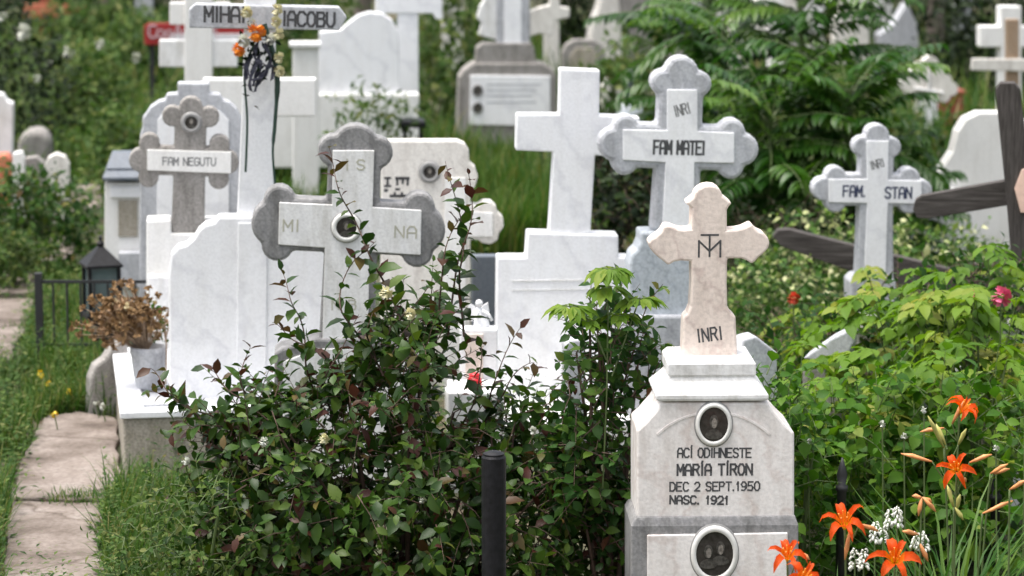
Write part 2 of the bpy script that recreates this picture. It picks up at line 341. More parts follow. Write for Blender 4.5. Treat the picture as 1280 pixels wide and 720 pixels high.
for k, q in enumerate(PATHS):
    pts = []
    for i in range(len(q)):
        a, b_ = G(*q[i]), G(*q[(i + 1) % len(q)])
        for t in range(6):
            p = a.lerp(b_, t / 6); pts.append((p.x + random.uniform(-.012, .012), p.y + random.uniform(-.02, .02)))
    h = .02 + .006 * (k % 3)
    v0 = [bm.verts.new((x, y, h)) for x, y in pts]; v1 = [bm.verts.new((x, y, -.03)) for x, y in pts]; n = len(pts)
    bm.faces.new(v0)
    for i in range(n): bm.faces.new((v0[i], v0[(i + 1) % n], v1[(i + 1) % n], v1[i]))
tag(bmlink('path', bm, M['path'], bevel=.008), kind='structure')

# ------------------------------------------------------------------ medallions
def medallion(site, px, py, rx, ry, y, busts=1, rim='rim', parent=None, rimw=.2):
    u, z = site.uv(px, py, y); m = 1 / PXM(site.Y); rx *= m; ry *= m; n = 36
    bm = bmesh.new(); prof = [(1, 0), (1, -.35), (.92, -.6), (1 - rimw, -.62), (.98 - rimw, -.35)]
    rows = [[bm.verts.new((u + rx * f * math.cos(2 * math.pi * k / n), y + d * .02, z + ry * f * math.sin(2 * math.pi * k / n))) for k in range(n)] for f, d in prof]
    for a, b in zip(rows, rows[1:]):
        for k in range(n): bm.faces.new((a[k], a[(k + 1) % n], b[(k + 1) % n], b[k]))
    r = bmlink('portrait_medallion', bm, M[rim], parent or site.root, smooth=True)
    bm = bmesh.new(); o_ = [bm.verts.new((u + rx * g_ * math.cos(2 * math.pi * k / n), y - d_, z + ry * g_ * math.sin(2 * math.pi * k / n))) for g_, d_ in ((1.07, .001), (1.0, .0045)) for k in range(n)]
    for k in range(n): bm.faces.new((o_[k], o_[(k + 1) % n], o_[n + (k + 1) % n], o_[n + k]))
    bmlink('seat_ring', bm, M['rimgrey'], r, smooth=True)
    bm = bmesh.new(); f = .99 - rimw
    v = [bm.verts.new((u + rx * f * math.cos(2 * math.pi * k / n), y - .007, z + ry * f * math.sin(2 * math.pi * k / n))) for k in range(n)]
    c = bm.verts.new((u, y - .0095, z))
    for k in range(n): bm.faces.new((v[k], v[(k + 1) % n], c))
    bmlink('photo', bm, M['photo'], r, smooth=True)
    for i in range(busts):
        o = 0 if busts == 1 else (-.27 if i == 0 else .24) * rx; s = .95 if busts == 1 else .72; dz = 0 if i == 0 else .12 * ry
        dy = .0004 * i
        for nm, mt, cx, cz, ax, az, yy in (('coat', 'photo3', 0, -.52, .5, .3, .0110), ('hair', 'photo3', 0, .16, .25, .32, .0116), ('face', 'photo2', .02, .08, .155, .23, .0122)):
            bm = bmesh.new(); ring = []
            for k in range(20):
                t = 2 * math.pi * k / 20; x = cx + ax * math.cos(t); zz = cz + az * math.sin(t) * (1.0 if math.sin(t) > 0 else (.6 if nm == 'coat' else 1.1)); f_ = .7 / max(.7, math.hypot(x + o / rx, zz))
                ring.append(bm.verts.new((u + o + rx * s * x, y - yy - dy, dz + z + ry * s * zz)))
            cc = bm.verts.new((u + o + rx * s * cx, y - yy - dy - .0003, dz + z + ry * s * cz))
            for k in range(20): bm.faces.new((ring[k], ring[(k + 1) % 20], cc))
            bmlink('portrait_' + nm, bm, M[mt], r, smooth=True)
    return r

# ------------------------------------------------------------------ A: front monument with pink cross
def front_tomb():
    s = Site('gravestone', 892, 9.3, 2, label='pink marble cross on a pale two-stage pedestal with two oval portraits', cat='gravestone')
    z = lambda pts: [(780 + x / 3.0, 220 + y / 3.0) for x, y in pts]
    out = z([(218,692),(220,600),(223,532),(238,517),(249,490),(253,400),(252,320),(215,318),(188,322),(167,336),(148,320),(132,308),(112,290),(98,272),(90,250),(104,236),(122,224),(138,210),(150,190),(162,184),(178,188),(200,197),(222,201),(252,198),(254,122),(244,112),(230,102),(248,90),(262,78),(268,62),(280,48),(298,38),(320,34),(342,37),(356,46),(365,60),(370,74),(386,86),(406,103),(394,114),(386,128),(386,203),(420,201),(445,196),(462,188),(480,179),(490,194),(504,206),(524,214),(540,232),(547,252),(541,272),(522,292),(504,306),(492,320),(480,331),(462,318),(440,310),(388,310),(386,400),(388,488),(402,514),(419,527),(422,600),(426,692)])
    s.prism('cross', out, .06, .15, M['pink'], .007)
    text_on(s, [('INRI', 887, 418, 7.5, 16, 2.3, 7, .45)], .06, M['ink'])
    bm = bmesh.new(); m = 1 / PXM(9.3)
    for ss, w_, h_, oz, ox in (('M', 27, 20, 0, 0), ('T', 21, 27, 4, 0)):
        u, zz = s.uv(887 + ox, 311 - oz, .06); stroke_text(bm, ss, u, zz, w_ * m, h_ * m, 2.4 * m, .06)
    bmlink('monogram', bm, M['ink'], s.root)
    s.rings('cornice', [(824,958,502,.145),(820,961,499,.148),(820,961,495,.148),(826,956,489,.14),(836,946,477,.122),(839,943,472,.118),(835,945,469,.122),(835,945,456,.122),(841,941,449,.112)], .105, M['white2'], .003)
    # pedestal with sloping shoulders
    s.prism('pedestal', [(796,648),(796,538),(805,530),(820,513),(826,503),(960,503),(966,513),(982,531),(993,541),(993,648)], -.03, .24, M['tomb'], .008)
    bm = bmesh.new()     # raised arch moulding
    a = [s.uv(x, y, -.03) for x, y in arc(892, 600, 96, 42, 138, 22, ry=86)]; b = [s.uv(x, y, -.03) for x, y in arc(892, 600, 93, 42, 138, 22, ry=83.5)]
    add_prism(bm, a + b[::-1], -.0325, -.02); bmlink('arch_moulding', bm, M['tomb'], s.root)
    text_on(s, [('ACI ODIHNESTE', 893, 566, 6.1, 11.5, 2.0, -.5, .32, (2,)), ('MARIA TIRON', 893.5, 587, 7.3, 13.5, 2.6, 0, .36, (3, 7)),
                ('DEC 2 SEPT.1950', 893.5, 608, 6.2, 11, 2.0, 0, .36), ('NASC. 1921', 874, 625, 6.4, 10, 2.3, -1, .36)], -.03, M['ink'])
    medallion(s, 892, 530, 23, 28, -.031)
    ring = medallion(s, 893, 692, 30, 37, -.05, 2)
    s.rings('base_block', [(789, 998, 900, .15), (789, 998, 658, .15), (793, 995, 650, .144), (796, 994, 646, .14)], .105, M['grey'], .004)
    s.prism('base_panel', [(809, 900), (809, 669), (985, 666), (985, 900)], -.052, -.03, M['tomb'], .004)
front_tomb()

# ------------------------------------------------------------------ stones with lobed ends
def frame_stone(): pass
def matei():
    s = Site('cross_gravestone', 849, 12.5, 5, label='tall grey three-lobed cross with white panel lettered for a family, above the pink cross', cat='cross')
    s.prism('cross', lobed_cross(849, 184, 101, 100, 114, 106, 28, 28, (34, 22, 16, 21), 2.2, 3), 0, .11, M['lgrey'], .017)
    pn = [(828,292),(832,203),(779,200),(779,162),(834,163),(834,112),(872,112),(872,164),(918,166),(918,204),(868,203),(868,292)]
    s.prism('panel', pn, -.008, .01, M['white'], .003)
    text_on(s, [('FAM MATEI', 849, 184.5, 6.0, 16, 2.9, -1.5, .32)], -.008, M['ink'])
    text_on(s, [('INRI', 852.5, 137, 5.0, 13, 1.7, 14, .35)], -.008, M['greyink'])
    s.prism('base', [(786,480),(787,330),(790,318),(797,312),(801,302),(801,290),(890,290),(890,302),(895,312),(903,320),(906,334),(907,480)], -.03, .15, M['bluegrey'], .012)
    s.prism('plinth', [(780,600),(780,395),(915,395),(915,600)], -.07, .19, M['lgrey'], .01)
matei()
def stan():
    s = Site('cross_gravestone', 1096, 14, 5, label='smaller three-lobed grey cross with white panel of blue letters before the dark beam', cat='cross')
    s.prism('cross', lobed_cross(1096, 238, 80, 70, 83, 112, 21, 20, (29, 16, 13, 15), 1, 2), 0, .1, M['lgrey'], .01)
    s.prism('panel', [(1080,352),(1084,254),(1036,253),(1036,224),(1084,224),(1083,176),(1111,176),(1110,225),(1152,226),(1152,255),(1110,254),(1107,352)], -.007, .01, M['white'], .003)
    ink = flat('blue_black_letters', (.03, .04, .09), .6)
    text_on(s, [('FAM.', 1068, 239, 6.3, 13, 2.3, -1, .35), ('STAN', 1123, 241, 6.5, 13, 2.3, -1, .35)], -.007, ink)
    text_on(s, [('INRI', 1096.5, 205, 4.6, 10, 1.5, 15, .3)], -.007, M['greyink'])
    s.prism('base', [(1062,600),(1063,352),(1070,345),(1113,345),(1120,352),(1122,600)], -.03, .14, M['lgrey'], .01)
stan()
def mina():
    s = Site('cross_gravestone', 440, 11.3, 4, label='broad grey-bordered cross with white panel and round portrait behind the plum shoots', cat='cross')
    s.prism('cross', lobed_cross(440, 284, 126, 117, 128, 176, 33, 33, (34, 27, 20, 30), 2.6, 2), 0, .12, M['grey'], .012)
    s.prism('panel', [(403,432),(406,310),(348,306),(349,253),(415,256),(416,188),(468,188),(466,259),(527,263),(526,319),(462,315),(460,432)], -.01, .01, M['white2'], .003)
    text_on(s, [('MI', 364, 282, 11, 14, 2, -2, .4), ('NA', 507, 290, 11, 14, 2, -2, .4), ('I', 434, 206, 9, 13, 2, 0), ('S', 451, 206, 9, 12, 2, 0), ('N B', 430, 381, 9, 12, 1.8, 0)], -.01, M['gold'])
    medallion(s, 433, 284, 18.5, 18.5, -.012, rimw=.3)
    s.prism('base', [(342,700),(343,442),(352,436),(396,424),(484,424),(516,438),(524,446),(524,700)], -.03, .16, M['grey'], .01)
    s.prism('base_panel', [(353,700),(354,452),(398,436),(474,436),(512,452),(512,700)], -.038, -.02, M['white2'], .003)
mina()
def negutu():
    s = Site('cross_gravestone', 236, 13.4, 6, label='grey concrete cross with empty round portrait socket and white name plate', cat='cross')
    s.prism('cross', lobed_cross(237, 202, 76, 62, 81, 100, 20, 18, (25, 21, 13, 15), 1.5, 1), 0, .09, M['concrete'], .01)
    s.prism('name_plate', [(184,213),(184,187),(289,190),(289,217)], -.012, .004, M['whitepaint'], .003)
    text_on(s, [('FAM NEGUTU', 236.5, 202, 5.2, 9.5, 1.5, -1.5, .32)], -.012, M['greyink'])
    medallion(s, 239, 153, 12.5, 12.5, -.003, rim='rimgrey', rimw=.35)
    s.prism('pedestal', [(183,455),(183,276),(214,275),(214,292),(256,292),(256,276),(292,276),(292,455)], -.02, .16, M['whitepaint'], .008)
    s.prism('plinth', [(184,560),(184,345),(300,345),(300,560)], -.07, .2, M['white2'], .01)
negutu()
def arched_back():
    s = Site('headstone', 240, 14.4, 6, label='stepped round-shouldered headstone edged in grey marble behind the concrete cross', cat='headstone')
    o = [(174,520),(175,250),(175,170),(178,160),(178,148),(183,142),(188,134),(198,127),(206,125),(209,118),(222,117),(222,104),(262,104),(262,117),(275,118),(279,125),(287,128),(296,136),(302,148),(304,160),(306,520)]
    s.prism('slab', o, 0, .12, M['lgrey'], .008)
    s.prism('panel', [(196,520),(197,150),(206,138),(274,138),(286,150),(288,520)], -.008, .01, M['white'], .003)
arched_back()

# ------------------------------------------------------------------ tall iacobu cross on wavy slab with white curb
def iacobu():
    s = Site('cross_gravestone', 322, 12.2, 5, z0=.0, label='very tall narrow white cross with grey lettered crossbar on a wavy-topped marble slab', cat='cross')
    s.prism('post', [(296,275),(302,140),(305,44),(305,-14),(345,-14),(345,44),(343,140),(342,275)], .02, .11, M['white'], .006)
    s.prism('crossbar', [(236,12),(244,5),(424,9),(434,22),(424,38),(236,35)], 0, .1, M['lgrey'], .006)
    text_on(s, [('MIHAI', 281, 18, 10, 18, 3.2, -1.5, .3), ('IACOBU', 386, 24, 9.2, 17, 3.2, -2, .3)], 0, M['ink'])
    wav = [(211,545),(211,342),(214,318),(222,309),(233,306),(242,298),(248,288),(256,281),(268,278),(273,271),(372,271),(377,278),(389,281),(397,288),(403,298),(412,306),(423,309),(431,318),(434,342),(434,545)]
    s.prism('slab', wav, -.02, .1, M['white'], .01)
    # slab facing edge: slightly proud pilaster line
    s.prism('pilaster', [(296,520),(298,279),(334,279),(332,520)], -.028, 0, M['white'], .002)
iacobu()
def curb():
    a = G(150, 600); s = Site('grave_curb', 150, a.y, 9, label='knee-high stained concrete grave surround topped with white marble slabs beside the path', cat='grave')
    bm = bmesh.new(); H_ = .262
    add_box(bm, 0, 1.02, 0, 1.45, -.03, H_); bmlink('surround', bm, M['concrete2'], s.root, bevel=.01)
    bm = bmesh.new(); add_box(bm, -.012, 1.035, -.012, .085, H_, H_ + .028); add_box(bm, -.012, .09, .087, 1.46, H_, H_ + .028); add_box(bm, .93, 1.035, .087, 1.46, H_, H_ + .028)
    bmlink('coping', bm, M['white'], s.root, bevel=.004); bm = bmesh.new(); add_box(bm, .092, .928, .087, 1.46, H_, H_ + .018)
    bmlink('cover_slab', bm, M['lgrey'], s.root, bevel=.004)
    bm = bmesh.new(); add_box(bm, .07, .28, .11, .25, H_ + .018, H_ + .034); bmlink('step_stone', bm, M['lgrey'], s.root, bevel=.004)
    return s
curb_site = curb()

# ------------------------------------------------------------------ plain white cross
def white_cross():
    s = Site('cross_gravestone', 697, 12.8, 4, label='plain bright white marble cross on stepped slab without any lettering', cat='cross')
    s.prism('cross', [(686,292),(692,190),(645,188),(646,143),(699,143),(700,86),(750,88),(749,144),(800,147),(798,200),(744,194),(738,292)], .0, .1, M['white'], .007)
    s.prism('slab', [(620,500),(622,322),(658,322),(660,291),(773,294),(773,322),(800,323),(798,505)], -.02, .12, M['white'], .007)
    bm = bmesh.new()
    u0, z0 = s.uv(640, 352, -.02); u1, z1 = s.uv(760, 470, -.02)
    for a in ((u0, u1, z0, z0 + .006), (u0, u1, z0 - .04, z0 - .036)): add_box(bm, a[0], a[1], -.024, -.018, a[2], a[3])
    bmlink('moulding', bm, M['white2'], s.root)
    g = s.uv(560, 500, -.02)[1]
    bm = bmesh.new(); add_box(bm, s.uv(560, 500)[0], s.uv(815, 500)[0], -.55, .3, -.03, g); bmlink('base_slab', bm, M['white2'], s.root, bevel=.01)
white_cross()
def portrait_stone():
    s = Site('headstone', 535, 13.6, 3, label='cream headstone with small portrait and dark worn glyphs, grey lobe at its right', cat='headstone')
    o = [(476,560),(476,182),(480,176),(572,176),(581,180),(586,188),(587,203),(594,209),(598,221),(594,233),(588,240),(588,256),(598,257),(604,252),(614,252),(620,258),(622,266),(629,272),(630,284),(624,292),(622,301),(613,306),(603,304),(598,300),(588,300),(588,560)]
    s.prism('slab', o, 0, .11, M['cream'], .008)
    s.prism('panel', [(554,560),(556,222),(582,222),(582,264),(616,266),(616,296),(582,296),(582,560)], -.008, .01, M['whitepaint'], .003)
    medallion(s, 537, 215, 13, 13, -.004, rim='rimgrey', rimw=.38)
    bm = bmesh.new()
    for x0, x1, y0, y1 in ((480,489,221,224),(483,486,221,232),(480,489,231,234),(494,512,221,225),(495,498,221,232),(502,505,221,230),(508,511,221,232),(480,485,236,240),(494,500,235,238),(487,508,243,247),(492,495,240,247),(501,504,240,247)):
        a = s.uv(x0, y1, 0); b = s.uv(x1, y0, 0); add_box(bm, a[0], b[0], -.001, .004, a[1], b[1])
    bmlink('inscription', bm, M['ink'], s.root)
portrait_stone()

# ------------------------------------------------------------------ background stones
def simple(name, px, Y, label, parts, yaw=5, cat='gravestone', group=None, bevel=.008):
    s = Site(name, px, Y, yaw, label=label, cat=cat, group=group)
    for nm, pts, y0, y1, mat in parts: s.prism(nm, pts, y0, y1, M[mat], bevel)
    return s
rect = lambda x0, x1, y0, y1: [(x0, y1), (x0, y0), (x1, y0), (x1, y1)]
def cross_pts(x0, x1, y0, y1, ax0, ax1, ay0, ay1): return [(x0,y1),(x0,ay1),(ax0,ay1),(ax0,ay0),(x0,ay0),(x0,y0),(x1,y0),(x1,ay0),(ax1,ay0),(ax1,ay1),(x1,ay1),(x1,y1)]
simple('cross_gravestone', 248, 19, 'tall white painted cross with two crossbars in front of the red sign', [('post', rect(231,266,-14,340), 0, .12, 'whitepaint'), ('upper_crossbar', rect(212,288,3,31), .02, .1, 'whitepaint'), ('lower_crossbar', rect(199,297,50,84), .015, .105, 'white2')], cat='cross')
simple('cross_gravestone', 280, 16, 'low white cross with broad plain bar passing behind the tall lettered post', [('crossbar', [(253,146),(253,99),(395,99),(395,146)], 0, .12, 'whitepaint'), ('post', [(262,420),(262,148),(299,148),(299,420)], .01, .11, 'white2')], cat='cross', yaw=3)
simple('gravestone', 382, 20, 'small square white pillar left of the round-topped marble slab', [('pillar', rect(366,399,58,250), 0, .16, 'whitepaint'), ('cap', rect(362,402,54,60), -.03, .19, 'white2')])
def arch_stone():
    s = Site('headstone', 450, 21, 4, label='big bright white marble slab with swooping round top', cat='headstone')
    s.prism('slab', [(398,125),(399,40),(426,37),(436,28),(448,19),(462,15),(478,17),(490,25),(497,38),(499,52),(499,125)], 0, .12, M['white'], .01)
    s.prism('plinth', [(330,210),(332,128),(396,126),(398,118),(524,118),(524,210)], -.05, .18, M['whitepaint'], .01)
arch_stone()
simple('cross_gravestone', 510, 21.6, 'tall white cross standing close against the round-topped marble slab', [('post', [(496,240),(497,16),(523,16),(524,240)], 0, .13, 'white'), ('crossbar', [(470,18),(470,-16),(553,-16),(553,25),(545,24),(541,17),(480,17)], -.01, .12, 'white')], cat='cross')
def plaque_tomb():
    s = Site('tomb', 634, 23.4, 4, label='grey concrete tomb with big white plaque and white-fronted cross on top', cat='tomb')
    s.prism('body', [(570,200),(574,97),(580,88),(592,79),(678,79),(690,86),(696,94),(697,200)], 0, .3, M['concrete'], .015)
    s.prism('plaque', [(587,156),(588,94),(688,95),(688,158)], -.02, .01, M['white'], .006)
    bm = bmesh.new()
    for y in (105, 112, 119, 127): a = s.uv(608, y, -.02); b = s.uv(676 - (y % 3) * 6, y + 1.2, -.02); add_box(bm, a[0], b[0], -.022, -.018, b[1], a[1])
    bmlink('carved_lines', bm, M['lgrey'], s.root)
    for y in (113, 135): medallion(s, 597, y, 6.5, 7.5, -.022, rim='rimgrey')
    s.prism('cross_foot', [(594,80),(596,60),(604,54),(664,54),(668,60),(670,80)], .04, .24, M['concrete'], .01)
    s.prism('cross_post', rect(621,662,-16,55), .08, .2, M['lgrey'], .01)
    s.prism('cross_panel', rect(630,652,-16,56), .07, .1, M['white'], .004)
    s.prism('cross_wing', [(621,50),(598,44),(602,30),(596,22),(600,8),(608,-4),(621,-8)], .09, .19, M['white2'], .01)
    s.prism('cross_wing', [(662,46),(674,42),(690,46),(694,26),(712,22),(712,10),(700,8),(698,-10),(688,-10),(687,6),(672,10),(662,14)], .09, .19, M['cream'], .01)
plaque_tomb()
simple('headstone', 730, 28, 'weathered grey-brown arched headstone above the plain white cross', [('slab', [(702,110),(703,66),(708,56),(718,50),(742,50),(752,56),(757,66),(758,110)], 0, .15, 'concrete'), ('niche', [(712,110),(713,70),(720,60),(740,60),(748,70),(749,110)], -.02, .01, 'concrete2')], cat='headstone')
simple('gravestone', 752, 30, 'leaning pale grey obelisk beside the dark hedge', [('obelisk', [(736,75),(742,30),(750,10),(756,-20),(772,-20),(776,30),(778,75)], 0, .25, 'cream')], yaw=12)
simple('cross_gravestone', 800, 31, 'mottled grey three-lobed cross half hidden by feathery leaves', [('cross', lobed_cross(802, 10, 38, 36, 40, 80, 12, 12, (14, 10, 8, 10), 0, 3), 0, .2, 'concrete')], cat='cross')
simple('gravestone', 765, 25, 'small pale stone stub beside the metal vase', [('stub', [(752,150),(753,108),(760,98),(774,100),(778,112),(779,150)], 0, .15, 'cream')])
simple('headstone', 975, 30, 'pale blurred headstone between the feathery leaves and the cemetery edge', [('slab', [(940,60),(942,5),(955,-12),(985,-12),(996,5),(998,60)], 0, .2, 'cream')], cat='headstone')
simple('headstone', 1062, 29, 'tall mottled cream headstone under the top edge, pierced with a round hole', [('slab', [(1042,80),(1044,30),(1052,10),(1052,-20),(1084,-20),(1086,30),(1088,80)], 0, .2, 'cream'), ('boss', arc(1080, 10, 7, 0, 340, 12), -.03, .01, 'slate')], cat='headstone')
simple('gravestone', 1125, 29, 'low violet-grey marble block with pointed white top', [('block', [(1098,70),(1099,44),(1118,30),(1134,4),(1146,30),(1150,70)], 0, .25, 'lgrey')])
simple('gravestone', 905, 33, 'slim white marker high among the feathery leaves', [('slab', [(898,30),(899,-25),(912,-25),(914,30)], 0, .15, 'whitepaint')])
simple('gravestone', 965, 26, 'white stone pillar glimpsed at the left of tall fern-like fronds', [('pillar', rect(962,980,-15,90), 0, .15, 'whitepaint')])
for px, w2, top, bot, Y, mt, lb in ((566,13,-8,70,30,'cream','narrow cream stone between tall white cross and plaque tomb'),(868,14,2,60,32,'lgrey','grey stone post behind the sapling tops, left of the slim white marker'),(1018,13,-6,70,31,'whitepaint','white stone glimpsed just left of the pierced cream headstone'),(925,11,14,80,28,'cream','small cream stone in the middle of the feathery leaves'),(1205,12,-12,50,33,'lgrey','grey slab before the dark evergreen at top right'),(846,13,30,95,27,'concrete','dull concrete stone among the sapling fronds above the tall lobed cross'),(690,9,20,80,29,'cream','slim cream stone right of the plaque tomb cross'),(1105,10,-14,40,34,'white2','far white stone above the violet-grey block'),(330,14,-12,60,30,'concrete','grey stone seen between the crossbar letters'),(180,11,-14,30,34,'lgrey','far grey stone right of the rusty cross')):
    simple('headstone', px, Y, lb, [('slab', [(px-w2,bot+30),(px-w2,top+10),(px-w2*.6,top+2),(px,top),(px+w2*.6,top+2),(px+w2,top+10),(px+w2,bot+30)], 0, .15, mt)], cat='headstone')
def cream_cross():
    s = Site('cross_gravestone', 1160, 24, 6, label='small cream ornate cross with flared lobes beside the rust-red box', cat='cross')
    s.prism('cross', lobed_cross(1161, 108, 36, 37, 38, 56, 12, 11, (17, 10, 8, 9), 6, 0), 0, .12, M['cream'], .01)
    s.prism('post_panel', rect(1150,1172,122,175), -.012, .01, M['white'], .004)
    m = 1 / PXM(24); bm = bmesh.new()
    u, z = s.uv(1160, 112); add_tube(bm, [(u - 18 * m, -.02, z + 2 * m), (u + 18 * m, -.02, z - 4 * m)], .015, 6); add_tube(bm, [(u, -.02, z + 22 * m), (u, -.022, z - 14 * m)], .015, 6)
    bmlink('crucifix', bm, M['white2'], s.root)
cream_cross()
simple('wooden_box', 1188, 24.8, 'rust-red painted box behind the small cream cross', [('box', rect(1173,1204,117,165), 0, .3, 'rust'), ('lid', rect(1170,1207,113,118), -.03, .33, 'rust')], cat='box')
simple('cross_gravestone', 1262, 23, 'white concrete cross behind the small wooden crucifix at right', [('cross', cross_pts(1251,1277,8,210,1226,1300,33,59), 0, .15, 'whitepaint')], cat='cross')
simple('wooden_crucifix', 1264, 22, 'thin weathered wooden cross with low white-painted bar in front of a white cross', [('post', rect(1258,1274,24,250), 0, .06, 'wood2'), ('crossbar', [(1214,88),(1215,73),(1300,74),(1300,90)], -.03, .0, 'cream')], cat='cross')
simple('headstone', 1225, 18, 'broad pale rounded headstone behind the leaning dark timber post', [('slab', [(1160,360),(1163,228),(1180,208),(1192,190),(1198,165),(1208,149),(1225,141),(1262,141),(1285,150),(1297,175),(1300,360)], 0, .16, 'whitepaint'), ('shoulder', [(1120,360),(1130,262),(1150,238),(1175,232),(1210,240),(1212,360)], -.12, -.02, 'white2')], cat='headstone')
s = simple('headstone', -5, 19, 'white shouldered headstone cut by the left edge of the picture', [('slab', [(-45,330),(-44,135),(-30,118),(-12,115),(3,118),(8,126),(16,130),(15,330)], 0, .15, 'white2')], cat='headstone')
simple('gravestone', 8, 18.6, 'low orange-painted block before the shouldered headstone', [('block', [(-30,260),(-30,196),(8,194),(13,200),(13,260)], 0, .2, 'orange')])
simple('headstone', 22, 18.4, 'small white stub stone right of the orange block', [('slab', [(15,280),(16,192),(27,190),(30,198),(30,280)], 0, .12, 'whitepaint')], cat='headstone')
simple('headstone', 41, 18.8, 'low mottled grey round-topped stone between two small white ones', [('slab', [(24,280),(25,208),(32,198),(46,196),(55,204),(57,280)], 0, .12, 'concrete')], cat='headstone')
simple('headstone', 71, 18.2, 'small cream round-topped headstone nearest the tall grass', [('slab', [(54,280),(55,207),(60,197),(70,192),(81,196),(86,206),(87,280)], 0, .12, 'cream')], cat='headstone')
simple('boulder', 43, 21, 'dull grey boulder behind the row of small rounded headstones', [('rock', [(20,215),(22,175),(32,164),(52,163),(62,174),(64,215)], 0, .35, 'concrete')], cat='boulder', bevel=.04)
simple('slate_slab', 608, 14, 'dark slate slab at the left of the plain white cross', [('slab', rect(590,640,320,520), 0, .08, 'slate')], cat='slab')
simple('gravestone', 718, 11.9, 'small grey pillar stone in front of the plain white cross', [('pillar', [(706,640),(706,432),(712,426),(731,424),(733,640)], 0, .12, 'lgrey')])
def shrine():
    s = Site('grave_shrine', 160, 16, 5, label='little white box shrine with glazed front and dark pitched roof', cat='shrine')
    s.prism('body', [(131,420),(131,228),(176,228),(176,420)], 0, .3, M['whitepaint'], .006)
    s.prism('door_glass', [(148,296),(148,250),(172,250),(172,296)], -.01, .01, M['concrete2'], .002)
    s.prism('lintel', [(138,247),(138,234),(178,234),(178,247)], -.02, .01, M['white'], .003)
    s.rings('roof', [(128,180,226,.2),(128,180,222,.2),(134,174,212,.14),(132,176,211,.15),(140,166,190,.04)], .14, M['slate'], .004)
    s.prism('ledge', [(148,360),(148,316),(184,316),(184,360)], -.1, -.02, M['lgrey'], .006)
shrine()
# leaning and tumbled stones in the right-hand growth
simple('gravestone', 948, 10.6, 'pale grey slanting stone directly right of the pink cross pedestal', [('slab', [(915,640),(916,455),(930,424),(945,420),(972,441),(972,640)], 0, .1, 'lgrey')], yaw=14)
simple('gravestone', 1030, 11.6, 'tilted triangular grey stone among lime leaves, left of the middle', [('slab', [(1004,448),(1038,424),(1062,412),(1066,430),(1052,470),(1020,452)], 0, .14, 'lgrey'), ('block', [(1003,640),(1003,462),(1048,462),(1048,640)], .02, .3, 'concrete')], yaw=-15)
simple('gravestone', 1120, 12.3, 'pinkish grey stone top under the family cross, wrapped in leaves', [('slab', [(1070,520),(1072,412),(1085,400),(1140,400),(1152,412),(1153,520)], 0, .2, 'cream')])
simple('gravestone', 1175, 11.4, 'narrow pale stone with split white top deep in the shrubs', [('slab', [(1150,640),(1152,470),(1166,462),(1182,466),(1184,640)], 0, .1, 'lgrey'), ('splinter', [(1182,488),(1196,462),(1206,458),(1204,470),(1190,492)], 0, .04, 'white')])
simple('gravestone', 1265, 12, 'white round-backed stone half buried in leaves at the right edge', [('slab', [(1243,520),(1244,424),(1254,409),(1270,404),(1290,406),(1300,420),(1300,520)], 0, .3, 'white2')])
simple('gravestone', 1290, 11.2, 'low white stone at the right edge behind the lilies', [('slab', [(1252,700),(1253,560),(1262,530),(1310,525),(1312,700)], 0, .2, 'white2')])
# wooden crosses
def big_wood():
    s = Site('wooden_cross', 1262, 13, -10, label='big leaning dark timber cross at right with pale plaque on its post', cat='cross')
    s.prism('post', [(1275,520),(1266,350),(1257,240),(1244,112),(1250,104),(1268,104),(1275,112),(1290,240),(1300,350),(1310,520)], 0, .1, M['timber_post'], .004)
    s.prism('arm', [(1141,262),(1144,250),(1152,245),(1256,226),(1320,214),(1322,244),(1258,257),(1157,274),(1146,272)], .1, .17, M['timber_beam'], .004)
    s.prism('plaque', [(1268,236),(1277,212),(1300,206),(1300,266),(1276,266)], -.012, .001, M['peach'], .003)
big_wood()
simple('wooden_beam', 1080, 15, 'grey-brown beam slanting down to the right behind the smaller lobed cross', [('beam', [(966,296),(972,288),(986,287),(1200,340),(1262,356),(1260,388),(1196,374),(1060,338),(976,308)], 0, .09, 'timber_beam'), ('stake', rect(1205,1232,330,520), .091, .16, 'timber_post')], cat='beam', yaw=-3, bevel=.004)
def red_cross():
    s = Site('wooden_cross', 60, 34, 4, label='rusty orange-red painted cross at the far top left', cat='cross')
    s.prism('post', rect(50,68,-30,75), 0, .15, M['rust'], .01); s.prism('arm', rect(28,109,5,22), -.05, .0, M['orange'], .01)
red_cross()
M['signpink'] = flat('sign_letters', (.6, .42, .45), .5)
def sign():
    s = Site('sign_board', 250, 25, 3, label='long low red soft-drink advertising board on stakes behind the two-barred cross', cat='sign')
    s.prism('board', [(180,56),(180,32),(186,29),(322,29),(326,32),(326,56)], 0, .05, M['redsign'], .006)
    s.prism('lower_band', rect(212,322,42,54), -.008, .004, M['signwhite'], .002)
    text_on(s, [('Coca-Cola', 229, 39, 9, 15, 2.0, 0, .15)], -.0085, M['signpink'])
    for x in (190, 312): s.prism('stake', rect(x - 3, x + 3, 40, 190), .05, .1, M['iron'], .004)
sign()

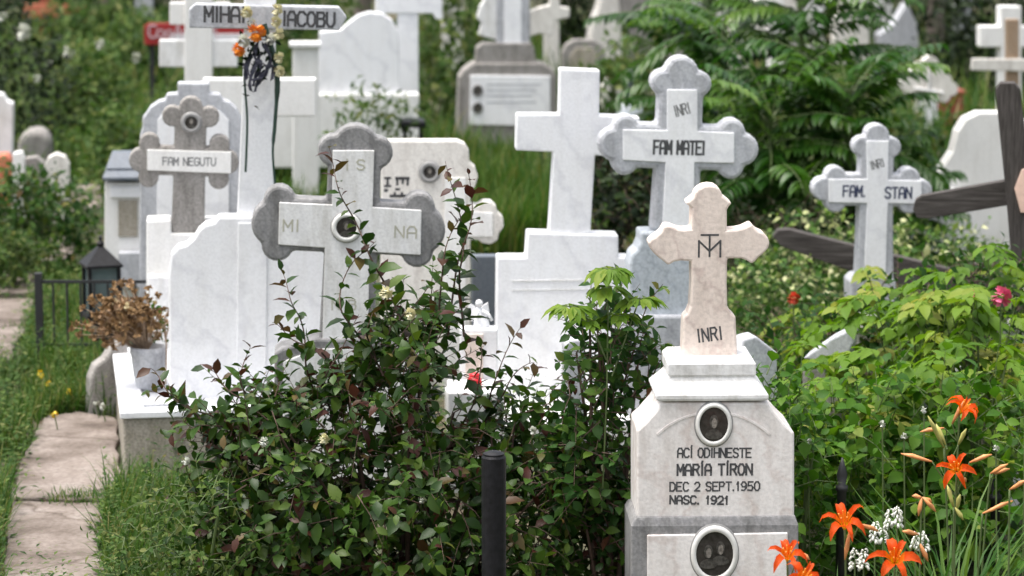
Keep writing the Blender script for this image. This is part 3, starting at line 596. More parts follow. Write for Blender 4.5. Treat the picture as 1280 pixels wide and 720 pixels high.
# ------------------------------------------------------------------ small furniture
def post():
    s = Site('fence_post', 617, 8.7, 0, label='round matt black metal post standing in the foreground shrub', cat='post')
    m = 1 / PXM(8.7); zt = s.uv(617, 569)[1]; bm = bmesh.new(); r = 15.5 * m
    add_lathe(bm, [(r, -.05), (r, zt - .006), (r * .9, zt)], n=28); bmlink('tube', bm, M['black'], s.root, smooth=False, bevel=.001)
    bm = bmesh.new(); add_lathe(bm, [(r * .88, zt), (r * .88, zt + .006), (r * .5, zt + .012), (r * .1, zt + .014)], n=28); bmlink('cap', bm, M['black'], s.root)
post()
def iron_post(px, Y, top, label):
    s = Site('iron_fence_post', px, Y, 0, label=label, cat='post', group='iron fence posts in the lilies'); m = 1 / PXM(Y); zt = s.uv(px, top)[1]
    bm = bmesh.new(); add_lathe(bm, [(6 * m, -.03), (6 * m, zt - .12), (8 * m, zt - .115), (8 * m, zt - .1), (5 * m, zt - .095), (7 * m, zt - .06), (4 * m, zt - .03), (1 * m, zt)], n=14)
    bmlink('shaft', bm, M['iron'], s.root, smooth=True)
iron_post(1057, 9.8, 572, 'dark iron post with pointed finial between the tomb and the orange lilies')
iron_post(1252, 10.2, 585, 'dark iron post with finial at the right edge behind the lilies')
def lantern():
    s = Site('grave_lantern', 127, 14.4, 20, label='black metal grave lantern with pyramid roof beside the low iron fence', cat='lantern')
    m = 1 / PXM(14.4); zr = s.uv(127, 329)[1]; za = s.uv(127, 307)[1]; r = 23 * m; bm = bmesh.new()
    for rr, z in (): pass
    b0 = [bm.verts.new((x * r, y * r, zr)) for x, y in ((-1, -1), (1, -1), (1, 1), (-1, 1))]; b1 = [bm.verts.new((x * r, y * r, zr - .012)) for x, y in ((-1, -1), (1, -1), (1, 1), (-1, 1))]
    t = [bm.verts.new((x * r * .12, y * r * .12, za)) for x, y in ((-1, -1), (1, -1), (1, 1), (-1, 1))]
    for i in range(4): bm.faces.new((b0[i], b0[(i + 1) % 4], t[(i + 1) % 4], t[i])); bm.faces.new((b1[i], b1[(i + 1) % 4], b0[(i + 1) % 4], b0[i]))
    bm.faces.new(t); bm.faces.new(b1)
    bmlink('roof', bm, M['black'], s.root)
    bm = bmesh.new(); add_lathe(bm, [(.014, za - .005), (.02, za + .012), (.006, za + .03), (.012, za + .042), (.001, za + .055)], n=12); bmlink('finial', bm, M['black'], s.root)
    bm = bmesh.new(); rb = r * .8; zb = zr - .25
    for x in (-1, 1):
        for y in (-1, 1): add_box(bm, x * rb - .008, x * rb + .008, y * rb - .008, y * rb + .008, zb, zr - .01)
    add_box(bm, -rb - .02, rb + .02, -rb - .02, rb + .02, zb - .02, zb); bmlink('frame', bm, M['black'], s.root)
    bm = bmesh.new(); add_box(bm, -rb + .006, rb - .006, -rb + .006, rb - .006, zb + .001, zr - .014); bmlink('glass', bm, M['glass'], s.root)
    bm = bmesh.new(); add_box(bm, -.05, .05, -.05, .05, -.03, zb - .021); bmlink('pedestal', bm, M['iron'], s.root)
lantern()
def low_fence():
    s = Site('low_iron_fence', 110, 14.2, 0, label='low black iron rail fence running from the path to the white shrine', cat='fence')
    zt = s.uv(110, 351)[1]; bm = bmesh.new(); u0, u1 = s.uv(49, 351)[0], s.uv(186, 351)[0]
    add_box(bm, u0, u1, -.006, .006, zt - .012, zt + .003); bmlink('rail', bm, M['iron'], s.root); bm = bmesh.new(); add_box(bm, u0, u1, -.006, .006, .12, .135); bmlink('rail', bm, M['iron'], s.root)
    bm = bmesh.new()
    for k in range(1, 8): u = u0 + (u1 - u0) * k / 8; add_tube(bm, [(u, 0, -.02), (u, 0, zt - .013)], .006, 6)
    bmlink('bars', bm, M['iron'], s.root)
    bm = bmesh.new(); add_box(bm, u0 - .022, u0 + .014, -.018, .018, -.03, zt + .04); bmlink('end_post', bm, M['iron'], s.root, bevel=.003)
low_fence()
def pot():
    m = 1 / PXM(12.3); p = P(186, 489, 12.35)
    s = Site('flower_pot', 184, 12.35, 8, z0=.283, label='pale stone pot on the white grave coping holding dried flowers', cat='pot')
    bm = bmesh.new(); add_lathe(bm, [(.052, 0), (.056, .012), (.068, .07), (.076, .15), (.08, .155), (.08, .185), (.072, .187), (.066, .16)], n=24); bmlink('bowl', bm, M['lgrey'], s.root, smooth=True)
    return s
pot()
simple('stone_block', 132, 13.1, 'rough grey broken slab leaning against the stained grave surround', [('rock', [(112,560),(113,474),(119,458),(131,449),(139,437),(152,424),(160,430),(162,560)], 0, .1, 'concrete')], cat='stone', yaw=20, bevel=.012)
def candle():
    s = Site('grave_candle', 593, 11.7, 0, z0=.3, label='red plastic grave candle standing left of the plain white cross', cat='candle')
    z = s.uv(591, 490)[1]; s.root.location.z = z + .3; m = 1 / PXM(11.7)
    bm = bmesh.new(); add_lathe(bm, [(6 * m, 0), (9 * m, 3 * m), (9.5 * m, 14 * m), (7 * m, 20 * m)], n=18); bmlink('cup', bm, M['red'], s.root, smooth=True)
    bm = bmesh.new(); add_lathe(bm, [(7.2 * m, 20.2 * m), (7.2 * m, 23 * m), (2 * m, 25 * m)], n=18); bmlink('lid', bm, M['red'], s.root, smooth=True)
    b = Site('gravestone', 594, 11.9, 2, label='short pink-faced white pillar carrying a white figurine, above the red candle', cat='gravestone')
    b.prism('pillar', rect(575,622,412,640), 0, .1, M['white'], .006); b.prism('face_panel', rect(582,604,418,476), -.01, .002, M['pink'], .002)
    b2 = Site('plinth_stone', 592, 11.6, 2, label='white footing slab under the red candle', cat='slab')
    b2.prism('slab', rect(560,630,491,640), 0, .28, M['white2'], .006)
    f = Site('figurine', 604, 11.93, 10, label='small white kneeling angel figurine on the pink-faced pillar', cat='figurine')
    z0 = b.uv(594, 412)[1]; f.root.location.z = z0; m = 1 / PXM(11.9); f.root.location.x += 0
    bm = bmesh.new(); add_tube(bm, [(0, .04, 0), (-.002, .04, .02), (-.012, .04, .05), (-.012, .04, .075), (-.01, .04, .085)], [.034, .032, .02, .016, .008], 12)
    bmlink('robe', bm, M['white'], f.root, smooth=True)
    bm = bmesh.new(); bmesh.ops.create_uvsphere(bm, u_segments=12, v_segments=8, radius=.016); bmesh.ops.translate(bm, verts=bm.verts, vec=(-.012, .035, .1)); bmlink('head', bm, M['white'], f.root, smooth=True)
    bm = bmesh.new(); add_tube(bm, [(.0, .03, .07), (.025, .02, .055), (.04, .01, .03)], [.008, .007, .006], 8); add_tube(bm, [(-.02, .03, .07), (-.03, .01, .05), (-.01, -.0, .045)], [.008, .007, .006], 8); bmlink('arms', bm, M['white'], f.root, smooth=True)
    for sx in (-1, 1):
        bm = bmesh.new(); add_prism(bm, [(-.01, .04), (-.01 + sx * .03, .02), (-.01 + sx * .045, .06), (-.01 + sx * .04, .1), (-.01 + sx * .015, .085)], .055, .062); bmlink('wing', bm, M['white'], f.root, bevel=.002)
candle()
def metal_vase():
    s = Site('flower_vase', 785, 22, 0, label='slim dark blue grave vase with pale foot among the feathery leaves', cat='vase')
    z = s.uv(785, 150)[1]; m = 1 / PXM(22)
    bm = bmesh.new(); add_lathe(bm, [(16 * m, -.05), (16 * m, z + .1), (8 * m, z + .16)], n=16); bmlink('foot', bm, M['bluegrey'], s.root, smooth=True)
    bm = bmesh.new(); add_lathe(bm, [(4 * m, z + .161), (4.5 * m, z + .36), (5 * m, z + .38)], n=12); bmlink('cone', bm, M['slate'], s.root, smooth=True)
metal_vase()
simple('bench', 512, 19.5, 'small black metal bench seat at the foot of the tall white cross', [('seat', [(500,160),(501,152),(532,152),(533,160)], 0, .25, 'black'), ('leg', rect(504,509,160,300), .03, .1, 'black'), ('leg', rect(524,529,160,300), .03, .1, 'black')], cat='bench')
# ------------------------------------------------------------------ vegetation machinery
T_OVAL = (np.array([(0,0,0),(-.5,.35,.07),(0,.35,0),(.5,.35,.07),(-.4,.68,.02),(0,.7,-.05),(.4,.68,.02),(0,1,-.16)], float), [(0,2,1),(0,3,2),(1,2,5,4),(2,3,6,5),(4,5,7),(5,6,7)])
T_SMALL = (np.array([(0,0,0),(-.5,.45,.06),(.5,.45,.06),(0,1,-.08)], float), [(0,2,1),(1,2,3)])
T_LOBED = (np.array([(0,.0,0),(-.22,.12,.02),(-.55,.10,-.03),(-.38,.34,.03),(-.62,.55,-.06),(-.3,.6,.03),(-.18,.78,0),(0,1.05,-.12),(.18,.78,0),(.3,.6,.03),(.62,.55,-.06),(.38,.34,.03),(.55,.10,-.03),(.22,.12,.02),(0,.45,.0)], float),
           [(14,i+1,i) for i in range(13)] + [(14,0,13)])
T_BLADE = (np.array([(-.5,0,0),(.5,0,0),(-.4,.45,.03),(.4,.45,.03),(-.22,.8,.14),(.22,.8,.14),(0,1,.3)], float), [(0,1,3,2),(2,3,5,4),(4,5,6)])
class Veg:
    def __init__(s, tmpl): s.t = tmpl; s.p = []; s.d = []; s.n = []; s.L = []; s.W = []; s.r = []
    def leaf(s, p, d, n, L, W, r):
        s.p.append(tuple(p)); s.d.append(tuple(d)); s.n.append(tuple(n)); s.L.append(L); s.W.append(W); s.r.append(r)
    def arrays(s, p, d, n, L, W, r):
        s.p += list(map(tuple, p)); s.d += list(map(tuple, d)); s.n += list(map(tuple, n)); s.L += list(L); s.W += list(W); s.r += list(r)
    def build(s, name, mat, parent=None, smooth=False, off=None):
        V, F = s.t; N = len(s.p)
        if not N: return None
        p = np.array(s.p); d = np.array(s.d, float); n = np.array(s.n, float)
        if off is not None: p = p - np.array(off)
        d /= np.linalg.norm(d, axis=1)[:, None] + 1e-9; r = np.cross(d, n); r /= np.linalg.norm(r, axis=1)[:, None] + 1e-9; n = np.cross(r, d)
        L = np.array(s.L)[:, None, None]; W = np.array(s.W)[:, None, None]
        X = p[:, None, :] + V[None, :, 0:1] * W * r[:, None, :] + V[None, :, 1:2] * L * d[:, None, :] + V[None, :, 2:3] * L * n[:, None, :]
        nv = len(V); X = X.reshape(-1, 3)
        loops = np.concatenate([np.array(f) for f in F]); lens = np.array([len(f) for f in F]); nl = len(loops)
        AL = (loops[None, :] + (np.arange(N) * nv)[:, None]).ravel(); tl = np.tile(lens, N); st = np.concatenate([[0], np.cumsum(tl)[:-1]])
        me = bpy.data.meshes.new(name); me.vertices.add(len(X)); me.vertices.foreach_set('co', X.ravel().astype(np.float32))
        me.loops.add(len(AL)); me.loops.foreach_set('vertex_index', AL.astype(np.int32)); me.polygons.add(len(tl)); me.polygons.foreach_set('loop_start', st.astype(np.int32))
        me.update(calc_edges=True)
        a = me.attributes.new('rnd', 'FLOAT', 'FACE'); a.data.foreach_set('value', np.repeat(np.array(s.r, dtype=np.float32), len(F)))
        return link(name, me, mat, parent, smooth=smooth)
def unit(v): v = Vector(v); return v.normalized() if v.length > 1e-9 else Vector((0, 0, 1))
def rv(s=1): return Vector((random.gauss(0, s), random.gauss(0, s), random.gauss(0, s)))
def inpoly(x, y, q):
    c = False; j = len(q) - 1
    for i in range(len(q)):
        if (q[i][1] > y) != (q[j][1] > y) and x < (q[j][0] - q[i][0]) * (y - q[i][1]) / (q[j][1] - q[i][1]) + q[i][0]: c = not c
        j = i
    return c
def edged(x, y, q):
    m = 9
    for i in range(len(q)):
        ax, ay = q[i - 1]; bx, by = q[i]; dx, dy = bx - ax, by - ay; t = max(0, min(1, ((x - ax) * dx + (y - ay) * dy) / (dx * dx + dy * dy + 1e-9)))
        m = min(m, math.hypot(x - ax - t * dx, y - ay - t * dy))
    return m
def smoothline(pts, k=6):
    """Catmull-Rom through points"""
    out = []; n = len(pts)
    for i in range(n - 1):
        p0, p1, p2, p3 = pts[max(i - 1, 0)], pts[i], pts[i + 1], pts[min(i + 2, n - 1)]
        for j in range(k):
            t = j / k; out.append(.5 * ((2 * p1) + (p2 - p0) * t + (2 * p0 - 5 * p1 + 4 * p2 - p3) * t * t + (3 * p1 - p0 - 3 * p2 + p3) * t ** 3))
    return out + [pts[-1]]

def shoot(veg, stems, line, L, W, step, droop=.1, tipred=None, r0=.004, up=.5, rr=None, spread=1.0):
    """a stem with alternate leaves"""
    add_tube(stems, line, [r0 * (1 - .8 * i / (len(line) - 1)) for i in range(len(line))], 5)
    acc = 0; k = random.random() * 6
    tot = sum((b - a).length for a, b in zip(line, line[1:])); run = 0
    for a, b in zip(line, line[1:]):
        seg = (b - a).length; d = unit(b - a); run += seg; acc += seg
        while acc > step:
            acc -= step; k += 2.4; t = run / tot
            s1 = unit(d.cross(Vector((.3, .9, .1)))); s2 = d.cross(s1)
            side = s1 * math.cos(k) + s2 * math.sin(k)
            dl = unit(side * spread + d * random.uniform(.2, .9) + Vector((0, 0, -droop)) + rv(.2))
            sz = random.uniform(.5, 1.3) * (1 - .4 * t)
            rnd = random.random() if rr is None else rr()
            if tipred and t > tipred and random.random() < .7: rnd = random.uniform(.9, 1)
            veg.leaf(b - d * acc, dl, unit(d * up + Vector((0, 0, .8)) + rv(.35)), L * sz, W * sz, rnd)

def bush(name, label, cat, poly, Y, depth, ntwig, L, W, mat, tmpl=T_OVAL, twiglen=.16, step=.03, shoots=(), group=None, edge=.25, up=.35, stemmat='twig', tall=1, sh_Y=0, sh_tip=.8, zmin=.0, nstem=9, trans=0, droop=.1, rr=None, extra=None, sh_L=1.0):
    q = [(P(x, y, Y).x, P(x, y, Y).z) for x, y in poly]
    xs = [a for a, b in q]; zs = [b for a, b in q]; cx = sum(xs) / len(xs)
    root = empty(name, (cx, Y, 0)); tag(root, label, cat, group)
    veg = Veg(tmpl); st = bmesh.new(); off = Vector((cx, Y, 0)); cents = []
    n = 0
    while n < ntwig:
        x = random.uniform(min(xs), max(xs)); z = random.uniform(max(min(zs), zmin), max(zs))
        if not inpoly(x, z, q): continue
        e = edged(x, z, q)
        y = random.uniform(-1, 1) * depth * math.sqrt(min(1, e / edge) * .9 + .1)
        p = Vector((x - cx, y, z)); out = unit(Vector((x - cx, y * 1.5, (z - sum(zs) / len(zs)) * .6 + up)) * .8 + rv(.5))
        ln = twiglen * random.uniform(.6, 1.3)
        line = [p, p + out * ln * .5 + Vector((0, 0, .01)), p + out * ln + Vector((0, 0, -droop * ln))]
        shoot(veg, st, line, L, W, step, rr=rr, r0=.0025, droop=droop)
        cents.append(p); n += 1
    base = Vector((0, 0, -.02))
    for k in range(nstem):
        c = random.choice(cents); b = Vector((c.x * .25 + random.uniform(-.05, .05), c.y * .2, -.03))
        add_tube(st, smoothline([b, b.lerp(c, .4) + Vector((0, 0, .1 * c.z)), c], 4), [.011 - .0009 * i for i in range(9)], 6)
    for sline in shoots:
        pts = [P(x, y, Y + sh_Y) - off for x, y in sline]
        ln = smoothline(pts, 6); ln = [v + Vector((0, .05 * math.sin(i * .5 + k), 0)) for i, v in enumerate(ln)]
        shoot(veg, st, ln, L * sh_L, W * sh_L, step * 1.0, tipred=sh_tip, r0=.0045, rr=rr)
    stm = bmlink('stems', st, M[stemmat], root)
    veg.build('foliage', mat, root)
    if extra: extra(root, off)
    return root

LM = {}
LM['plum'] = leafmat('dark_glossy_leaves', [(0, (.012, .034, .008)), (.35, (.025, .062, .012)), (.7, (.045, .095, .016)), (.88, (.08, .13, .022)), (.92, (.055, .025, .015)), (.98, (.05, .016, .016)), (1, (.13, .11, .04))], .4, .2, .4)
LM['mid'] = leafmat('mid_green_leaves', [(0, (0.016, 0.048, 0.013)), (.5, (0.033, 0.086, 0.020)), (.8, (0.065, 0.125, 0.026)), (.93, (0.132, 0.171, 0.046)), (1, (0.105, 0.046, 0.026))], .45, .3)
LM['lime'] = leafmat('lime_leaves', [(0, (0.064, 0.140, 0.019)), (.5, (0.108, 0.203, 0.029)), (.85, (0.171, 0.254, 0.044)), (1, (0.241, 0.267, 0.076))], .45, .35)
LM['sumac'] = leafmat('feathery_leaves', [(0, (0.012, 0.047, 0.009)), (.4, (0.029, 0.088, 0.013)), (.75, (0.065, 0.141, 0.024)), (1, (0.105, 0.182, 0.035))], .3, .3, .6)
LM['varieg'] = leafmat('variegated_leaves', [(0, (.03, .08, .02)), (.5, (.065, .14, .028)), (.72, (.16, .24, .06)), (.86, (.42, .46, .28)), (1, (.6, .62, .46))], .5, .25)
LM['weed'] = leafmat('weed_leaves', [(0, (0.024, 0.060, 0.016)), (.5, (0.054, 0.107, 0.027)), (.8, (0.094, 0.147, 0.040)), (1, (0.161, 0.181, 0.080))], .55, .3)
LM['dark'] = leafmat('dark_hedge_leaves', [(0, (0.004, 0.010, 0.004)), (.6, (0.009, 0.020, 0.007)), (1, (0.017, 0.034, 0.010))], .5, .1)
LM['grass'] = leafmat('grass_blades', [(0, (0.023, 0.063, 0.012)), (.5, (0.047, 0.107, 0.023)), (.8, (0.082, 0.138, 0.031)), (.93, (0.138, 0.151, 0.051)), (1, (0.208, 0.183, 0.101))], .5, .3)
LM['hay'] = leafmat('tall_seeding_grass', [(0, (.025, .075, .014)), (.5, (.045, .105, .02)), (.85, (.085, .125, .03)), (1, (.16, .14, .06))], .6, .3)
LM['fresh'] = leafmat('fresh_green_leaves', [(0, (.03, .09, .014)), (.5, (.06, .15, .022)), (.85, (.11, .21, .03)), (1, (.18, .23, .06))], .45, .32)
LM['dry'] = leafmat('dried_flowers', [(0, (0.144, 0.090, 0.056)), (.5, (0.270, 0.180, 0.113)), (.8, (0.405, 0.280, 0.225)), (1, (0.558, 0.500, 0.383))], .8, .1)
LM['lily'] = leafmat('lily_blades', [(0, (0.021, 0.070, 0.014)), (.6, (0.049, 0.119, 0.028)), (1, (0.098, 0.168, 0.042))], .4, .3)

# ------------------------------------------------------------------ foreground plum shrub
bush('plum_shrub', 'big dark glossy shrub with reddish arching shoots filling the middle foreground', 'shrub',
     [(275,610),(268,560),(285,530),(310,515),(340,495),(395,500),(445,480),(476,440),(486,405),(505,385),(530,372),(548,378),(554,400),(546,440),(540,505),(610,545),(680,525),(720,545),(770,590),(792,660),(786,800),(280,800),(272,680)],
     9.9, .42, 1080, .082, .046, LM['plum'], twiglen=.21, step=.022, zmin=.05, sh_Y=-.05, nstem=26,
     shoots=[[(480,470),(440,410),(425,370),(440,330),(470,300)], [(545,430),(552,350),(560,300),(585,262)], [(330,560),(262,520),(222,500),(180,492)], [(430,500),(400,440),(362,420),(340,405)], [(560,560),(590,510),(602,450),(598,425)], [(590,560),(625,500),(640,470),(668,455)], [(500,400),(478,350),(455,300),(432,258),(420,220),(410,185)], [(580,420),(574,350),(580,300),(568,245),(557,200)], [(560,420),(572,330),(590,270),(585,215)],
             [(400,520),(385,470),(382,430),(372,395),(362,365),(350,340)], [(420,540),(405,480),(430,430),(448,395)], [(270,560),(235,510),(205,480),(185,462)], [(260,540),(225,500),(212,478)], [(330,540),(305,490),(303,460),(312,436)],
             [(615,560),(612,500),(628,450),(652,410)], [(700,580),(705,530),(712,490),(703,460)], [(640,560),(650,520),(690,500),(722,485)], [(350,560),(320,510),(280,480),(262,465)], 
             [(380,560),(365,510),(380,480),(440,470)], [(470,450),(458,420),(466,390)], [(300,580),(262,548),(228,520)], [(745,600),(752,540),(745,500)]])
def faded_blooms():
    for x, y, r, m, l in ((405, 548, .022, 'cream_petal', 'faded apricot rose in the middle of the dark shrub'), (330, 552, .018, 'white_petal', 'small white bloom at the left of the dark shrub'), (482, 366, .026, 'cream_petal', 'wilted yellowish rose on the upper dark shrub'), (512, 392, .022, 'cream_petal', 'second wilted yellowish rose, lower right of the first'), (232, 576, .016, 'white_petal', 'white bloom low at the left end of the dark shrub'), (527, 626, .01, 'white_petal', 'tiny white bloom deep in the dark shrub'), (666, 538, .016, 'white_petal', 'white bloom right of the black post in the shrub')):
        p = P(x, y, 9.5); root = empty('faded_rose', (p.x, 9.5, p.z)); tag(root, l, 'flower'); bm = bmesh.new(); petal_ball(bm, Vector((0, 0, 0)), r, 40); bmlink('petals', bm, M[m], root)
        st = bmesh.new(); add_tube(st, smoothline([Vector((.05, .3, -.25)), Vector((.0, .1, -.08)), Vector((0, 0, 0))], 4), .0025, 5); bmlink('stalk', st, M['stem'], root)
# ------------------------------------------------------------------ upright shrub between plum shrub and tomb
def orange_bits(root, off): pass
bush('green_shrub', 'upright mixed green shrub with fresh lime top leaves left of the pedestal', 'shrub',
     [(722,420),(735,385),(770,378),(800,400),(822,440),(815,490),(790,540),(780,600),(775,660),(700,660),(690,560),(712,500)], 9.75, .25, 210, .07, .045, LM['mid'], twiglen=.15, step=.024,
     shoots=[[(770,520),(790,440),(808,390),(828,352)], [(760,500),(750,430),(740,390)], [(790,500),(815,470),(838,450)]], rr=lambda: random.random() * (.85 if random.random() < .9 else 1))
def lime_top():
    root = empty('young_maple_shoot', P(752, 720, 9.6)); root.location.z = 0; off = root.location.copy(); tag(root, 'slender shoot with bright lime lobed leaves before the white cross slab', 'plant')
    v = Veg(T_OVAL); st = bmesh.new()
    for line, n in (([(752,640),(758,500),(760,400),(762,335)], 0), ([(758,450),(735,400),(712,382)], 0), ([(765,470),(790,400),(800,372)], 0)):
        add_tube(st, smoothline([P(x, y, 9.6) - off for x, y in line], 5), .003, 5)
    for x, y, m_ in ((762, 337, 9), (713, 384, 6), (800, 374, 6), (757, 360, 4), (735, 402, 4), (775, 395, 4)):
        for k in range(m_):
            a = k * 6.28 / m_ + random.uniform(-.3, .3); c0 = P(x, y, 9.6) - off; o = Vector((math.cos(a), math.sin(a), 0)); L = random.uniform(.055, .095)
            add_tube(st, [c0, c0 + o * .025 + Vector((0, 0, .006))], .0015, 4)
            for sd in (-.55, 0, .55):
                d = Vector((math.cos(a + sd), math.sin(a + sd), random.uniform(-.75, -.3))); v.leaf(c0 + o * .025 + Vector((0, 0, .006)), d, (o.x * .5, o.y * .5 - .2, 1), L * (1 - .25 * abs(sd)), L * .42, random.uniform(.2, .9))
    bmlink('stems', st, M['stem'], root); v.build('foliage', LM['lime'], root)
lime_top()

# ------------------------------------------------------------------ right-hand growth
bush('variegated_shrub', 'cream-and-green variegated shrub above the slanting beam', 'shrub', [(935,330),(965,300),(985,272),(1030,268),(1070,275),(1110,285),(1180,285),(1230,300),(1240,380),(1130,420),(1000,440),(930,420),(910,360)], 15.6, .4, 420, .07, .045, LM['varieg'], twiglen=.16, step=.024, tmpl=T_SMALL, stemmat='stem')
bush('variegated_shrub', 'pale yellow-green variegated shrub just right of the pink cross arm', 'shrub', [(915,360),(940,335),(985,345),(1040,350),(1062,380),(1060,430),(1000,455),(930,450),(912,410)], 14.2, .3, 260, .06, .04, LM['varieg'], twiglen=.14, step=.022, tmpl=T_SMALL, stemmat='stem', rr=lambda: random.random() ** 1.6)
def umbrella_plant(cx, cy, Y, rad, n, label, mat='lime'):
    """tall stems carrying flat tiers of compound lobed leaves"""
    base = P(cx, cy, Y); root = empty('lime_leaved_plant', (base.x, Y, 0)); tag(root, label, 'plant', 'lime leaved plants at right')
    off = Vector((base.x, Y, 0)); v = Veg(T_OVAL); st = bmesh.new()
    n = int(n * .72)
    for k in range(n):
        a = random.uniform(0, 6.28); r = rad * math.sqrt(random.random()); tip = Vector((r * math.cos(a), r * math.sin(a) * .7, base.z - .35 * r * r / max(rad, .01) + random.uniform(-.42, .08)))
        b = Vector((tip.x * .15, tip.y * .15, max(0, tip.z * .25) - .02 if k % 3 else -.02)); line = smoothline([b, b.lerp(tip, .6) + Vector((0, 0, .06)), tip], 4)
        add_tube(st, line, [.004 - .00033 * i for i in range(9)], 5)
        out = unit(Vector((tip.x, tip.y, -.05)) + rv(.04)); rr = random.uniform(.1, .95)
        for j in range(random.randint(5, 8)):
            s = j / 7; pos = tip + out * (s * .16) + Vector((0, 0, -.05 * s * s)); sd = unit(out.cross(Vector((0, 0, 1)))) * (1 if j % 2 else -1)
            if j == 6: sd = out
            L = random.uniform(.065, .105); d0 = unit(sd + out * .5 + Vector((0, 0, -.3)) + rv(.12)); s9 = unit(d0.cross(Vector((0, 0, 1)))); rq = min(1, max(0, rr + random.gauss(0, .12))); nn = unit(Vector((0, 0, 1)) + rv(.25))
            for q_, l_ in ((0, 1), (-.8, .72), (.8, .72)): v.leaf(pos + d0 * (.0 if q_ else .02), unit(d0 + s9 * q_ + Vector((0, 0, -.12 * abs(q_)))), nn, L * l_, L * l_ * .52, rq)
    bmlink('stems', st, M['stem'], root); v.build('foliage', LM[mat], root)
for a in ((1080, 322, 13.2, .12, 8, 'single lime leaf crown in front of the smaller lobed cross foot'),
          (1110, 380, 12.8, .25, 30, 'bright lime leafy plant under the foot of the smaller lobed cross'),
          (1185, 338, 12.2, .3, 34, 'lime plant with drooping tiers below the dark timber arm'),
          (1245, 325, 12.0, .28, 30, 'lime plant at the right edge in front of the leaning timber post'),
          (1160, 355, 11.4, .34, 44, 'dome of lime leaves between the timber arm and the pink flowers'),
          (1235, 352, 11.2, .3, 36, 'broad lime leaf cluster above the pink flowers'),
          (985, 456, 10.9, .24, 30, 'lime leafed plant right of the pedestal cornice'),
          (1052, 402, 11.9, .2, 12, 'yellow-green leafed plant over the tilted triangular stone'),
          (1165, 432, 10.9, .34, 42, 'wide lime canopy in front of the pinkish grey stone'),
          (1228, 440, 10.7, .34, 42, 'lime canopy in front of the white round-backed stone'),
          (1090, 468, 10.6, .3, 36, 'low lime plant between tilted stone and narrow pale stone'),
          (965, 500, 10.2, .18, 18, 'small lime plant touching the pedestal shoulder'),
          (1000, 395, 12.6, .3, 36, 'yellowish leaf spray under the variegated shrub')):
    umbrella_plant(*a)
bush('leafy_shrub', 'dense mid-green leafy shrub behind the orange lilies', 'shrub', [(1000,800),(1000,600),(985,545),(1010,520),(1060,500),(1120,490),(1180,500),(1240,505),(1300,490),(1330,800)], 10.3, .32, 430, .085, .058, LM['fresh'], twiglen=.2, step=.028, nstem=12, stemmat='stem')
bush('leafy_shrub', 'dark green shrub in shade between the beam and the tilted stones', 'shrub', [(930,470),(930,430),(985,405),(1060,395),(1140,350),(1240,330),(1310,350),(1310,470),(1200,500),(1000,500)], 12.2, .4, 520, .07, .045, LM['mid'], twiglen=.18, step=.03, nstem=20, tmpl=T_SMALL, rr=lambda: random.random() * .7)
bush('leafy_shrub', 'narrow dark green shrub hugging the right side of the pedestal', 'shrub', [(985,800),(950,640),(945,520),(960,470),(1000,480),(1020,560),(1040,700),(1040,800)], 9.9, .2, 160, .075, .05, LM['fresh'], twiglen=.15, step=.028, stemmat='stem', rr=lambda: random.random() * .75)
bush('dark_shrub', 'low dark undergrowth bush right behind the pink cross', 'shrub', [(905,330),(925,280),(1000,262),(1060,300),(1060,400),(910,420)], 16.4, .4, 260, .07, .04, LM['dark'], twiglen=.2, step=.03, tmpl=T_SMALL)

# ------------------------------------------------------------------ feathery tree-of-heaven like thicket
def frond(v, st, p, d, L, n, lf, r):
    d = unit(d); pts = []; cur = Vector(p); dd = d.copy()
    for i in range(9): pts.append(cur.copy()); cur = cur + dd * (L / 8); dd = unit(dd + Vector((random.gauss(0, .03), random.gauss(0, .03), random.uniform(-.17, -.08))))
    add_tube(st, pts, [.006 - .0006 * i for i in range(9)], 4, caps=False)
    for i in range(n):
        t = .12 + .88 * i / n; f = t * 8; k = min(int(f), 7); pos = pts[k].lerp(pts[k + 1], f - k); ax = unit(pts[k + 1] - pts[k])
        s0 = unit(ax.cross(Vector((0, 0, 1))))
        for sg in (-1, 1):
            if random.random() < .07: continue
            l = lf * (1 - .5 * abs(t - .45)) * random.uniform(.85, 1.1)
            v.leaf(pos, unit(s0 * sg + ax * .45 + Vector((0, 0, -.45)) + rv(.07)), unit(Vector((0, 0, 1)) + s0 * sg * .3 + rv(.12)), l, l * .31, min(1, max(0, r + random.gauss(0, .12))))
